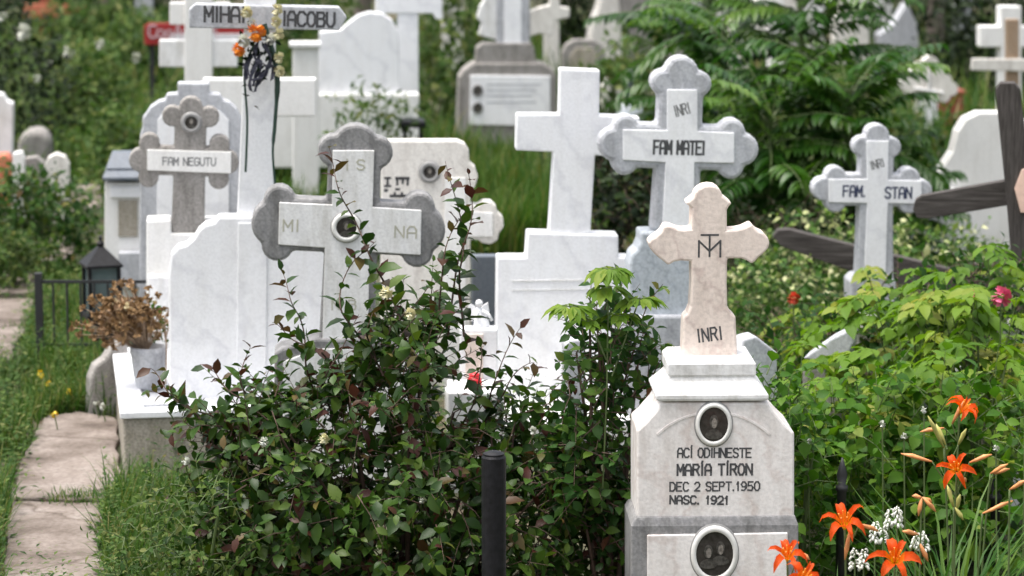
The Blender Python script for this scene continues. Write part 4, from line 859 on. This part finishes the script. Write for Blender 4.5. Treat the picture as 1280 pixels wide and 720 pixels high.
def thicket():
    for ti, (px, Y, hpx, rad, nf, label) in enumerate(((905, 18.6, 30, .55, 46, 'feathery-leaved sapling rising right behind the tall lobed cross'), (1000, 18, -30, .6, 64, 'tallest feathery-leaved sapling, centre of the fern-like thicket'),
                                      (1060, 17.2, 110, .5, 44, 'feathery-leaved sapling reaching right above the smaller lobed cross'), (960, 17.2, 140, .55, 50, 'low bushy feathery-leaved sapling just above the pink cross'), (840, 20, 10, .45, 34, 'pale feathery sapling above the tall lobed cross'), (1118, 17.6, 215, .36, 22, 'small feathery sapling before the pale rounded headstone'))):
        top = P(px, hpx, Y); root = empty('feathery_sapling', (top.x, Y, 0)); tag(root, label, 'sapling'); rad *= 1.15; v = Veg(T_SMALL if False else T_OVAL); st = bmesh.new()
        H_ = top.z
        add_tube(st, smoothline([Vector((0, 0, -.03)), Vector((.03, 0, H_ * .5)), Vector((0, 0, H_))], 4), [.022 - .0018 * i for i in range(9)], 7)
        for k in range(nf):
            z = H_ * (1 - .85 * (k / nf) ** 1.1); a = k * 2.4 + random.uniform(-.4, .4); el = random.uniform(.1, 1.9) * (z / H_) ** 1.5
            d = Vector((math.cos(a), math.sin(a) * .8, el))
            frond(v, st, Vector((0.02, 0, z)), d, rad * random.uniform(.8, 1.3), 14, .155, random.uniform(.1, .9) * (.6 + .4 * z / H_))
        bmlink('stems', st, M['stem'], root); v.build('foliage', LM['sumac'], root)
thicket()
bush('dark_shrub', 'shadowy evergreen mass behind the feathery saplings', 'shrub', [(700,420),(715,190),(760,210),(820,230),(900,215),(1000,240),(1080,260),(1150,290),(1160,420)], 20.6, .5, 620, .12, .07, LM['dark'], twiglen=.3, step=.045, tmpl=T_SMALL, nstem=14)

bush('dark_shrub', 'dark green ferny bush filling the gap between the plain white cross and tall lobed cross', 'shrub', [(735,420),(742,215),(765,190),(800,200),(825,230),(830,420)], 16, .35, 230, .1, .05, LM['dark'], twiglen=.22, step=.035, tmpl=T_OVAL, nstem=6)
bush('tall_weeds', 'tall green weeds growing before the plinth of the round-topped marble slab', 'plant', [(425,190),(432,130),(445,110),(460,135),(475,105),(490,140),(512,120),(522,190)], 19.6, .2, 70, .1, .035, LM['weed'], twiglen=.2, step=.03, stemmat='stem', nstem=6, edge=.1)
# ------------------------------------------------------------------ daylilies
def petal_attr(me, vals):
    a = me.attributes.new('rnd', 'FLOAT', 'FACE'); a.data.foreach_set('value', vals)
def lily_mat():
    return leafmat('orange_lily_petals', [(0, (.6, .38, .02)), (.22, (.65, .17, .012)), (.45, (.64, .075, .01)), (1, (.62, .10, .03))], .5, .4)
LM['petal'] = lily_mat()
def blossom(parent, pos, face, size, openness=1.0):
    """six recurved petals round a yellow throat"""
    size *= .86; f = unit(face); a = unit(f.cross(Vector((.1, .2, 1)))); b = f.cross(a); f = unit(f + rv(.16)); a = unit(f.cross(Vector((.1, .2, 1)))); b = f.cross(a); bm = bmesh.new(); vals = []
    for k in range(6):
        th = k * math.pi / 3 + random.uniform(-.2, .2); w_ = size * (.38 if k % 2 else .25); o = a * math.cos(th) + b * math.sin(th); sd = f.cross(o); prev = None; L = size * random.uniform(.9, 1.1)
        jt = random.uniform(-.34, .1); prof = [(.04, 0, .25), (.13, .3, .6), (.32, .6, 1), (.6, .74 + jt * .4, .95), (.86, .62 + jt, .62), (.98, .36 + jt * 1.6, .08)]
        for i, (r_, h_, ww) in enumerate(prof):
            c = pos + o * r_ * L * openness + f * h_ * L * .95; wv = sd * w_ * ww * .5
            ring = [bm.verts.new(c - wv + f * .012 * ww), bm.verts.new(c), bm.verts.new(c + wv + f * .012 * ww)]
            if prev:
                for j in range(2): bm.faces.new((prev[j], prev[j + 1], ring[j + 1], ring[j])); vals.append(min(1, (i - 1) / 4.0 + .02))
            prev = ring
    me = bpy.data.meshes.new('blossom'); bm.to_mesh(me); bm.free(); petal_attr(me, vals); o = link('blossom', me, LM['petal'], parent, smooth=True)
    st = bmesh.new()
    for k in range(5):
        t = pos + f * size * .95 + (a * math.cos(k * 1.26) + b * math.sin(k * 1.26)) * size * .2
        add_tube(st, [pos, pos.lerp(t, .5) + f * .005, t], [.0012, .0012, .0022], 4)
    bmlink('stamens', st, M['orange_petal'], o)
    return o
def bud(bm, p, d, L, r): add_tube(bm, [p, p + d * L * .3, p + d * L * .65 + Vector((0, 0, .002)), p + d * L], [r * .35, r * .8, r, r * .2], 7)
M['bud'] = flat('lily_buds', (.62, .26, .09), .5, var=.35, scale=40); M['budgreen'] = flat('green_buds', (.38, .36, .1), .5, var=.3)
lilies = [(8.4, 'lily stalk with one big orange bloom beside the tomb base at lower right', [(1056,652,(-.15,-.5,.75),.085)], [((1075,655),(1098,664)), ((1062,664),(1056,700))], (1062, 760), 'bud'),
          (8.2, 'lily stalk with orange bloom overlapping the right edge of the tomb base', [(984,692,(.1,-.6,.6),.075)], [((1000,690),(1012,700))], (990, 800), 'bud'),
          (8.3, 'lily stalk with wide orange bloom at the bottom, second from the tomb', [(1118,695,(-.05,-.75,.55),.095)], [((1148,668),(1128,664)), ((1150,680),(1160,702))], (1122, 800), 'bud'),
          (8.8, 'lily stalk with middle orange bloom between long buds', [(1196,580,(0,-.75,.55),.075)], [((1165,577),(1126,567)), ((1212,578),(1240,568)), ((1200,596),(1208,602))], (1190, 760), 'bud'),
          (9.2, 'highest orange lily bloom on its tall stalk', [(1199,508,(.2,-.6,.7),.07)], [((1180,535),(1150,540)), ((1190,530),(1206,500))], (1192, 760), 'bud'),
          (8.1, 'lily stalk with orange bloom cut by the bottom edge', [(998,722,(.1,-.5,.7),.08)], [], (1000, 820), 'bud'),
          (8.7, 'lily stalk ending in a fan of coppery buds left of the middle bloom', [], [((1152,622),(1140,620)), ((1152,622),(1148,645)), ((1154,622),(1170,640)), ((1153,622),(1165,628))], (1150, 780), 'bud'),
          (8.75, 'lily stalk with two pale upright buds under the middle bloom', [], [((1192,634),(1184,606)), ((1196,636),(1200,618)), ((1194,634),(1204,650))], (1196, 780), 'budgreen'),
          (8.9, 'lily stalk with a single arching coppery bud at right', [], [((1228,642),(1266,626))], (1220, 790), 'bud'),
          (9.0, 'lily stalk with forked buds near the right edge', [], [((1238,592),(1260,580)), ((1242,592),(1262,586))], (1225, 770), 'bud'),
          (9.1, 'lily stalk with slim yellow buds beside the highest bloom', [], [((1180,560),(1160,520)), ((1198,556),(1208,536)), ((1182,556),(1170,530))], (1188, 770), 'budgreen'),
          (8.6, 'lily stalk with coppery bud touching the right edge', [], [((1262,612),(1284,600))], (1262, 790), 'bud')]
for Y, label, bl, buds, base, bm_ in lilies:
    b0 = P(base[0], base[1], Y); root = empty('daylily', (b0.x, Y, 0)); tag(root, label, 'lily', 'orange daylilies beside the tomb'); off = Vector((b0.x, Y, 0)); st = bmesh.new(); bb = bmesh.new(); lv = Veg(T_BLADE)
    ends = []
    for x, y, f, sz in bl:
        p = P(x, y + 10, Y) - off; blossom(root, p, f, sz); ends.append(p)
    for p0, p1 in buds:
        a_, b_ = P(*p0, Y) - off, P(*p1, Y - random.uniform(-.02, .04)) - off; d = b_ - a_; bud(bb, a_, unit(d), d.length, .0075); ends.append(a_)
    top = ends[0]
    line = smoothline([Vector((0, 0, -.02)), Vector((top.x * .3, .02, top.z * .55)), top], 6); add_tube(st, line, .003, 6)
    for e in ends[1:]: j = line[int(len(line) * .8)]; add_tube(st, smoothline([j, j.lerp(e, .6), e], 3), .0022, 5)
    for k in range(26):
        a = random.uniform(0, 6.28); h = random.uniform(.35, .62) * max(.45, top.z) / .7
        lv.leaf(Vector((random.gauss(0, .04), random.gauss(0, .04), 0)), unit(Vector((math.cos(a) * .35, math.sin(a) * .35, 1))), (-math.cos(a), -math.sin(a), .3) if False else (math.cos(a), math.sin(a), -.2), h, .016, random.random())
    bmlink('stalk', st, M['stem'], root, smooth=True)
    if len(bb.verts): bmlink('buds', bb, M[bm_], root, smooth=True)
    else: bb.free()
    lv.build('leaves', LM['lily'], root)
def spike(px, top, bot, Y, label):
    b = P(px, top, Y); root = empty('white_flower_spike', (b.x, Y, 0)); tag(root, label, 'flower', 'white flower spikes among the lilies'); st = bmesh.new(); zt = b.z; zb = P(px, bot, Y).z
    add_tube(st, [Vector((.01, 0, -.02)), Vector((0, 0, zb)), Vector((0, 0, zt))], [.003, .0025, .001], 5); bmlink('stalk', st, M['stem'], root)
    bm = bmesh.new()
    for k in range(30):
        z = zb + (zt - zb) * k / 30; a = k * 2.4
        if random.random() < .45: continue
        sz = .0045 * (1.1 - .6 * k / 30); c = Vector((math.cos(a) * sz * 1.2, math.sin(a) * sz * 1.2, z))
        add_tube(bm, [c, c + Vector((math.cos(a) * .006, math.sin(a) * .006, .001)), c + Vector((math.cos(a) * .011, math.sin(a) * .011, -.006)), c + Vector((math.cos(a) * .011, math.sin(a) * .011, -.011))], [sz * .5, sz * .95, sz, sz * .5], 6)
    bmlink('petals', bm, M['white_petal'], root, smooth=True)
for a in ((1094, 652, 676, 8.9, 'left tall white flower spike above the wide orange bloom'), (1112, 636, 660, 8.9, 'short white flower spike, left of the highest pair'), (1122, 631, 656, 8.85, 'highest white flower spike among the lilies'), (1145, 664, 684, 8.8, 'white flower spike right of the wide orange bloom'), (1156, 663, 688, 8.8, 'rightmost white flower spike among the lilies'),
          (1069, 684, 712, 8.5, 'white flower spike beside the big orange bloom, near the bottom'), (1080, 686, 712, 8.5, 'lowest white flower spike right of the big orange bloom'), (1104, 655, 678, 9.0, 'faint white flower spike behind the lilies')):
    spike(*a)
def petal_ball(bm, c, r, n=26):
    for k in range(n):
        d = unit(rv()); a = unit(d.cross(Vector((.2, .5, .9)))); b = d.cross(a); p = c + d * r * .35; s = r * .62
        v = [bm.verts.new(p - a * s * .5), bm.verts.new(p + d * s * .9 - a * s * .35 + b * s * .3), bm.verts.new(p + d * s + a * s * .35 + b * s * .1), bm.verts.new(p + a * s * .5)]
        bm.faces.new(v)
def flower(px, py, Y, r, mat, label, cat='flower', stem=True, name='flower', group=None):
    b = P(px, py, Y); root = empty(name, (b.x, Y, 0)); tag(root, label, cat, group); bm = bmesh.new(); petal_ball(bm, Vector((0, 0, b.z)), r); bmlink('petals', bm, M[mat], root)
    if stem: st = bmesh.new(); add_tube(st, [Vector((.02, 0, -.02)), Vector((.0, .0, b.z))], .003, 5); bmlink('stalk', st, M['stem'], root)
flower(1217, 368, 11.1, .024, 'pink_petal', 'small pink flower left of the larger pink bloom')
flower(1251, 371, 11.05, .045, 'pink_petal', 'larger pink bloom at the right edge under the timber post')
flower(992, 373, 12.1, .032, 'red_petal', 'orange-red flower just right of the pink cross')
for x, y, l in ((1010,552,'white flower right of the pedestal inscription'),(1103,530,'white flower low in the leafy shrub, left of the highest lily'),(1155,512,'white flower left of the highest lily bloom'),(1130,545,'tiny white flower deep in the leafy shrub'),(1283,360,'white flower on the right border'),(1245,560,'white flower near the forked buds')):
    flower(x, y, 9.85, .014, 'white_petal', l)
faded_blooms()
# ------------------------------------------------------------------ left side and background vegetation
bush('weedy_shrub', 'green weedy bush between the white curb and the path', 'shrub', [(130,800),(140,690),(165,620),(210,612),(260,600),(330,640),(340,800)], 9.6, .3, 260, .045, .022, LM['weed'], twiglen=.12, step=.018, stemmat='stem')
for args in (('low_green_mound', 'small bright green mound plant by the cross path at the left edge', [(-30,360),(-28,310),(0,296),(28,302),(44,325),(42,350)], 16.6, .3, 120, 'weed'),
             ('leafy_shrub', 'dark leafy shrub with white blooms at the top left corner', [(-60,230),(-60,20),(-10,-10),(30,20),(60,60),(85,120),(70,180),(30,230)], 22, .5, 330, 'dark'),
             ('leafy_shrub', 'grey-green loose shrub under the rusty cross', [(60,220),(55,110),(80,60),(120,70),(150,110),(170,160),(150,230)], 24, .5, 260, 'weed'),
             ('leafy_shrub', 'yellowish green shrub on the bank between rusty cross and red board', [(110,150),(120,60),(150,30),(190,30),(215,70),(215,150)], 28, .6, 260, 'weed'),
             ('leafy_shrub', 'dark green leafy shrub behind the row of small rounded headstones', [(120,235),(125,150),(150,140),(185,160),(200,235)], 20.5, .4, 160, 'weed'),
             ('leafy_shrub', 'dense green shrub in front of the small rounded headstones', [(-50,330),(-40,235),(0,222),(50,228),(95,240),(110,290),(90,330)], 17.2, .4, 420, 'mid'),
             ('leafy_shrub', 'bright green shrub at the very top beside the pale trunk', [(60,45),(70,20),(100,12),(150,14),(180,30),(180,60)], 33, .7, 260, 'weed'),
             ('dark_shrub', 'near-black hedge bush right of the pale trunk', [(140,30),(142,-40),(215,-40),(240,30)], 37, .8, 260, 'dark'),
             ('dark_shrub', 'near-black hedge bush at the top left behind the rusty cross', [(-60,15),(-60,-50),(140,-50),(135,15)], 38, .8, 330, 'dark'),
             ('leafy_shrub', 'green shrub seen under the lettered crossbar', [(260,100),(270,-30),(430,-30),(440,60),(430,110)], 27, .5, 360, 'weed'),
             ('leafy_shrub', 'mixed green and pinkish shrub between the tall white cross and plaque tomb', [(520,190),(524,40),(545,-20),(620,-20),(600,60),(585,190)], 25, .4, 260, 'weed'),
             ('dark_shrub', 'black-green shrub between the plaque tomb cross and obelisk', [(690,85),(694,-30),(770,-30),(760,85)], 33, .6, 200, 'dark'),
             ('dark_shrub', 'dark evergreen behind the wooden crucifix at top right', [(1170,190),(1172,20),(1190,-40),(1330,-40),(1330,190)], 28, .6, 520, 'dark'),
             ('leafy_shrub', 'pale mottled shrub along the top behind the feathery saplings', [(850,80),(850,-40),(1200,-40),(1200,40),(1100,90)], 36, .8, 560, 'mid'),
             ('leafy_shrub', 'green leafy shrub beneath the lilies and small cream cross', [(1090,230),(1100,150),(1140,150),(1180,160),(1230,170),(1230,230)], 22, .4, 200, 'mid'),
             ('dark_shrub', 'dark bush line behind the pale stones at the top right', [(880,110),(870,0),(900,-45),(1170,-45),(1180,60),(1120,110)], 31.5, .5, 420, 'dark'),
             ('leafy_shrub', 'green shrub round the blue vase', [(735,150),(740,95),(770,70),(810,75),(815,160)], 23, .3, 130, 'weed')):
    name, label, poly, Y, dep, n, mat = args
    LM.setdefault('varieg2', LM['varieg'])
    bush(name, label, 'shrub', poly, Y, dep, n, .11 * Y / 22, .06 * Y / 22, LM[mat], twiglen=.3 * Y / 25, step=.042 * Y / 22, tmpl=T_SMALL, stemmat='stem', nstem=8, edge=.5)
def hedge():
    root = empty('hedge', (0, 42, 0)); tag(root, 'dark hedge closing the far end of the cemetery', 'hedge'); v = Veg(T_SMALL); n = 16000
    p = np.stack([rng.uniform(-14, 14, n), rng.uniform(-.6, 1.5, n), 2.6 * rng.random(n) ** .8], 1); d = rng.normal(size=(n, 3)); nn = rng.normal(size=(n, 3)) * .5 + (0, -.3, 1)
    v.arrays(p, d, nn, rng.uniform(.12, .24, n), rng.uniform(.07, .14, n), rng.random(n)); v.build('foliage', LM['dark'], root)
    st = bmesh.new()
    for k in range(28): x = -14 + k; add_tube(st, [(x, .3, -.05), (x + .1, .4, 1.6)], .05, 6)
    bmlink('stems', st, M['bark'], root)
hedge()
def trunk(px, Y, w_, label, top=-200):
    b = P(px, 0, Y); root = empty('tree', (b.x, Y, 0)); tag(root, label, 'tree'); bm = bmesh.new(); r = w_ / 2 / PXM(Y)
    H_ = 4.6; pts = smoothline([Vector((0, 0, -.05)), Vector((.03, 0, 1.4)), Vector((-.05, .1, 3)), Vector((.1, 0, H_))], 5); add_tube(bm, pts, [r * 1.25 - r * .06 * i for i in range(len(pts))], 12)
    for k in range(7):
        a = k * 2.3; p = pts[8 + k]; add_tube(bm, [p, p + Vector((math.cos(a) * .6, math.sin(a) * .6, .5)), p + Vector((math.cos(a) * 1.3, math.sin(a) * 1.3, 1.1))], [r * .4, r * .25, r * .08], 6)
    bmlink('trunk', bm, M['bark'], root, smooth=True)
    v = Veg(T_SMALL); n = 2600; cl = rng.normal(size=(60, 3)) * (.95, .95, .6) + (0, 0, H_ + .7); c = cl[rng.integers(0, 60, n)] + rng.normal(size=(n, 3)) * .28
    v.arrays(c, rng.normal(size=(n, 3)), rng.normal(size=(n, 3)) * .5 + (0, 0, 1), rng.uniform(.1, .2, n), rng.uniform(.06, .12, n), rng.random(n)); v.build('crown', LM['mid'], root)
trunk(135, 35, 20, 'pale tree trunk at the top left between dark bushes'); trunk(1168, 31, 19, 'grey tree trunk at the top right behind the small cream cross'); trunk(452, 31, 20, 'grey tree trunk above the end of the lettered crossbar')

# ------------------------------------------------------------------ grass
def on_path(x, y):
    for q in PATHG:
        if inpoly(x, y, q): return True
    return False
PATHG = [[(G(*p).x, G(*p).y) for p in q] for q in PATHS]
HOLES = [curb_site]
def in_curb(x, y):
    v = Vector((x, y, 0)) - curb_site.A; u = v.dot(curb_site.e); w_ = v.dot(curb_site.n); return -.02 < u < 1.05 and -.02 < w_ < 1.5
def grass(name, label, polypx, n, hmin, hmax, wid, mat, sp=.35, clump=5, kind='stuff', cat='grass', ylim=(7.5, 42)):
    q = [(G(x, y).x, G(x, y).y) for x, y in polypx]; xs = [a for a, b in q]; ys = [b for a, b in q]; v = Veg(T_BLADE); k = 0; tries = 0
    y0, y1 = min(ys), max(ys)
    while k < n and tries < n * 30:
        tries += 1; y = 1 / random.uniform(1 / y1, 1 / y0); x = random.uniform(min(xs), max(xs))
        if not inpoly(x, y, q) or (on_path(x, y) and name != 'joint_grass') or in_curb(x, y): continue
        hs = .75 + .5 * math.sin(x * 2.1 + math.sin(y * 1.3) * 2) * math.sin(y * 1.7 + x)
        for c in range(clump):
            a = random.uniform(0, 6.28); t = abs(random.gauss(0, sp)); h = random.uniform(hmin, hmax) * hs; k += 1
            px_, py_ = x + random.gauss(0, .03), y + random.gauss(0, .03)
            if on_path(px_, py_) and name != 'joint_grass': continue
            v.leaf((px_, py_, -.01), (math.cos(a) * t, math.sin(a) * t, 1), (math.cos(a), math.sin(a), -t), h, wid * (y / 12) ** .7 * random.uniform(.7, 1.3), random.random())
    o = v.build(name, LM[mat]); tag(o, label, cat, kind=kind)
def weeds(name, label, polypx, n, hmin, hmax, lf, mat, tmpl=T_SMALL):
    q = [(G(x, y).x, G(x, y).y) for x, y in polypx]; xs = [a for a, b in q]; ys = [b for a, b in q]; v = Veg(tmpl); k = tries = 0
    while k < n and tries < n * 30:
        tries += 1; y = 1 / random.uniform(1 / max(ys), 1 / min(ys)); x = random.uniform(min(xs), max(xs))
        if not inpoly(x, y, q) or on_path(x, y) or in_curb(x, y): continue
        h = random.uniform(hmin, hmax); sc = (y / 12) ** .6
        for c in range(14):
            t = c / 14; a = c * 2.4; ll = lf * sc * random.uniform(.6, 1.2) * (1.1 - .6 * t); k += 1
            v.leaf((x + random.gauss(0, .02), y + random.gauss(0, .02), h * t), (math.cos(a), math.sin(a), .35), (-.3 * math.cos(a), -.3 * math.sin(a), 1), ll, ll * .42, random.random())
    o = v.build(name, LM[mat]); tag(o, label, 'weeds', kind='stuff')
FRONT = [(-160, 740), (-160, 250), (60, 255), (100, 340), (150, 420), (170, 520), (420, 560), (1000, 640), (1400, 700), (1400, 860), (-200, 860)]
grass('verge_grass', 'short green grass along the stone path at left', [(-150, 860), (-150, 262), (70, 262), (150, 350), (160, 525), (170, 600), (400, 640), (400, 860)], 15000, .06, .19, .0075, 'grass')
grass('left_bank_grass', 'long fine grass spilling over the left edge of the path', [(-160, 860), (-160, 460), (30, 470), (60, 510), (15, 600), (-5, 860)], 5000, .12, .28, .006, 'grass', .5)
grass('verge_weeds_grass', 'tall wispy grass between path and white curb', [(40, 525), (35, 420), (60, 380), (130, 380), (150, 520)], 4200, .12, .3, .0065, 'grass', .4)
grass('foot_grass', 'tufted grass and weeds below the white curb', [(128, 860), (130, 660), (160, 615), (240, 612), (400, 680), (400, 860)], 5000, .08, .24, .0065, 'grass', .5)
weeds('verge_weeds', 'broad-leaved weeds growing through the verge grass', [(-150, 860), (-150, 280), (60, 280), (130, 380), (140, 520), (150, 860)], 16000, .08, .34, .05, 'weed')
weeds('foot_weeds', 'leafy weeds below the white curb at the foot of the dark shrub', [(126, 860), (130, 660), (158, 618), (240, 612), (400, 680), (400, 860)], 6000, .06, .26, .04, 'weed')
grass('yellow_grass', 'tall green seeding grass behind the broad grey-bordered cross', [(300, 330), (310, 215), (480, 205), (700, 215), (720, 330)], 13000, .2, .5, .007, 'hay', .3)
grass('far_grass', 'rough grass and undergrowth on the bank among the far graves', [(-200, 262), (-200, 30), (1400, 30), (1400, 330), (760, 330), (300, 235), (140, 262)], 26000, .18, .5, .012, 'grass', .35)
weeds('far_weeds', 'leafy undergrowth covering the bank at the upper left', [(-100, 300), (-100, 60), (300, 60), (300, 240), (180, 300)], 12000, .15, .6, .075, 'weed')
weeds('middle_weeds', 'low leafy ground cover between the middle graves', [(120, 640), (150, 420), (320, 330), (1350, 330), (1350, 640)], 12000, .05, .3, .06, 'mid')
grass('joint_grass', 'tuft of grass growing in the joint of the path slabs', [(66, 634), (66, 624), (126, 625), (126, 634)], 500, .03, .07, .006, 'grass', .5)
# ------------------------------------------------------------------ small flowers and bouquets
k = 0
for x, y, c, l in ((52,470,'yellow_petal','yellow meadow flower highest on the left verge'),(60,480,'yellow_petal','yellow meadow flower touching its neighbour on the left verge'),(50,466,'yellow_petal','small yellow bud at the top of the meadow flower cluster'),(86,490,'yellow_petal','yellow meadow flower toward the grave surround'),(68,518,'yellow_petal','lowest yellow meadow flower above the path'),(120,503,'white_petal','white meadow flower beside the grave surround'),(128,508,'white_petal','white meadow flower right against the grave surround'),(203,566,'yellow_petal','yellow dandelion in front of the stained surround')):
    flower(x, y, G(x, y + 26).y, .018, c, l)
for x, y, Y, r, l in ((28,40,22,.07,'large white bloom at the upper left'),(85,65,24,.06,'white bloom right of the largest one at the upper left'),(2,20,22,.05,'white bloom at the top left corner'),(125,55,26,.05,'faint white bloom on the bank'),(46,98,22,.035,'small white bloom lower on the dark leafy shrub'),(62,80,23,.035,'small cream bloom on the grey-green shrub'),(170,72,26,.05,'faint violet-white bloom left of the red board')):
    flower(x, y, Y - .5, r, 'white_petal', l)
def bouquet():
    p = P(168, 436, 12.35); root = empty('dried_bouquet', (p.x, 12.35, p.z)); tag(root, 'brown dried flower bouquet drooping out of the pale stone pot', 'bouquet'); v = Veg(T_OVAL); st = bmesh.new()
    off = root.location
    for k in range(260):
        t = P(random.gauss(157, 21), random.gauss(395, 15), 12.35 + random.gauss(0, .08)) - off; b = Vector((.05, 0, -.02)); add_tube(st, [b, b.lerp(t, .6) + Vector((0, 0, .03)), t], .0016, 4, caps=False)
        r = min(1, abs(random.gauss(.35, .3)))
        for j in range(11): v.leaf(t, rv(), rv(), random.uniform(.014, .03), random.uniform(.01, .02), min(1, r + random.uniform(-.1, .1)))
    bmlink('stems', st, M['wood2'], root); v.build('flower_heads', LM['dry'], root)
    g = Veg(T_OVAL)
    for k in range(70): t = P(random.uniform(165, 205), random.uniform(375, 435), 12.45) - off; g.leaf(t, rv() + Vector((0, 0, .5)), rv(), .04, .018, random.random())
    g.build('leaves', LM['hay'], root)
bouquet()
def dead_stalk():
    p = P(205, 440, 12.3); root = empty('dead_stalk', (p.x, 12.3, .28)); tag(root, 'thin withered plant with hanging head before the wavy marble slab', 'plant'); st = bmesh.new()
    Q = lambda x, y: P(x, y, 12.3) - root.location
    for l in ([(207,480),(208,430),(206,400),(212,389),(220,396),(228,410)], [(208,430),(203,405),(199,410)], [(208,420),(214,400),(222,402)]): add_tube(st, smoothline([Q(*a) for a in l], 4), .0035, 5)
    bmlink('stalk', st, M['wood2'], root); v = Veg(T_OVAL)
    for k in range(26): v.leaf(Q(random.uniform(200, 230), random.uniform(392, 412)), rv(), rv(), .03, .014, random.random())
    v.build('leaves', LM['hay'], root)
dead_stalk()
def cross_spray():
    Y = 12.12; p = P(322, 60, Y); root = empty('ribbon_spray', p); tag(root, 'artificial flower spray with dark ribbon tied to the tall lettered cross', 'flower spray'); Q = lambda x, y, dy=0: P(x, y, Y + dy) - root.location
    st = bmesh.new()
    add_tube(st, smoothline([Q(318, 55), Q(306, 90), Q(309, 150), Q(307, 215)], 5), .005, 6); add_tube(st, smoothline([Q(330, 30), Q(346, 90), Q(344, 150), Q(341, 190), Q(344, 232)], 5), [.012] * 8 + [.008] * 6 + [.005] * 7, 6)
    bmlink('wire_stems', st, flat('dark_green_wire', (.015, .045, .03), .5), root)
    for (x, y, r, m) in ((320, 40, .030, 'orange_petal'), (298, 62, .022, 'orange_petal'), (304, 51, .022, 'white_petal'), (348, 42, .020, 'cream_petal'), (349, 72, .018, 'cream_petal'), (349, 89, .018, 'cream_petal'), (346, 12, .02, 'cream_petal'), (308, 15, .02, 'cream_petal'), (338, 49, .018, 'white_petal'), (345, 27, .018, 'cream_petal'), (314, 28, .015, 'white_petal')):
        bm = bmesh.new(); petal_ball(bm, Q(x, y, -.045), r * 1.45, 44); bmlink('artificial_flower', bm, M[m], root)
    rb = bmesh.new()
    for l in ([(322,52),(318,70),(326,80),(320,95),(316,108)], [(330,55),(338,75),(330,90),(322,105),(318,115)], [(306,78),(312,95),(322,100),(330,90)], [(325,98),(332,92),(334,82),(328,80)], [(335,88),(342,82),(340,100)], [(316,66),(308,84),(308,100)], [(326,66),(318,84),(312,104),(314,114)], [(334,58),(340,50),(336,44)]):
        pts = smoothline([Q(x, y, -.03 + random.uniform(-.02, .01)) for x, y in l], 5); prev = None
        for i, q in enumerate(pts):
            wv = Vector((.008, .006 * math.sin(i), .008 * math.cos(i * .7))); r = [rb.verts.new(q - wv), rb.verts.new(q + wv)]
            if prev: rb.faces.new((prev[0], prev[1], r[1], r[0]))
            prev = r
    bmlink('ribbon', rb, M['dark'], root)
    v = Veg(T_OVAL)
    for k in range(60): v.leaf(Q(random.gauss(322, 9), random.gauss(75, 16), -.02), rv(), rv(), .04, .016, random.random() * .3)
    v.build('leaves', LM['dark'], root)
cross_spray()
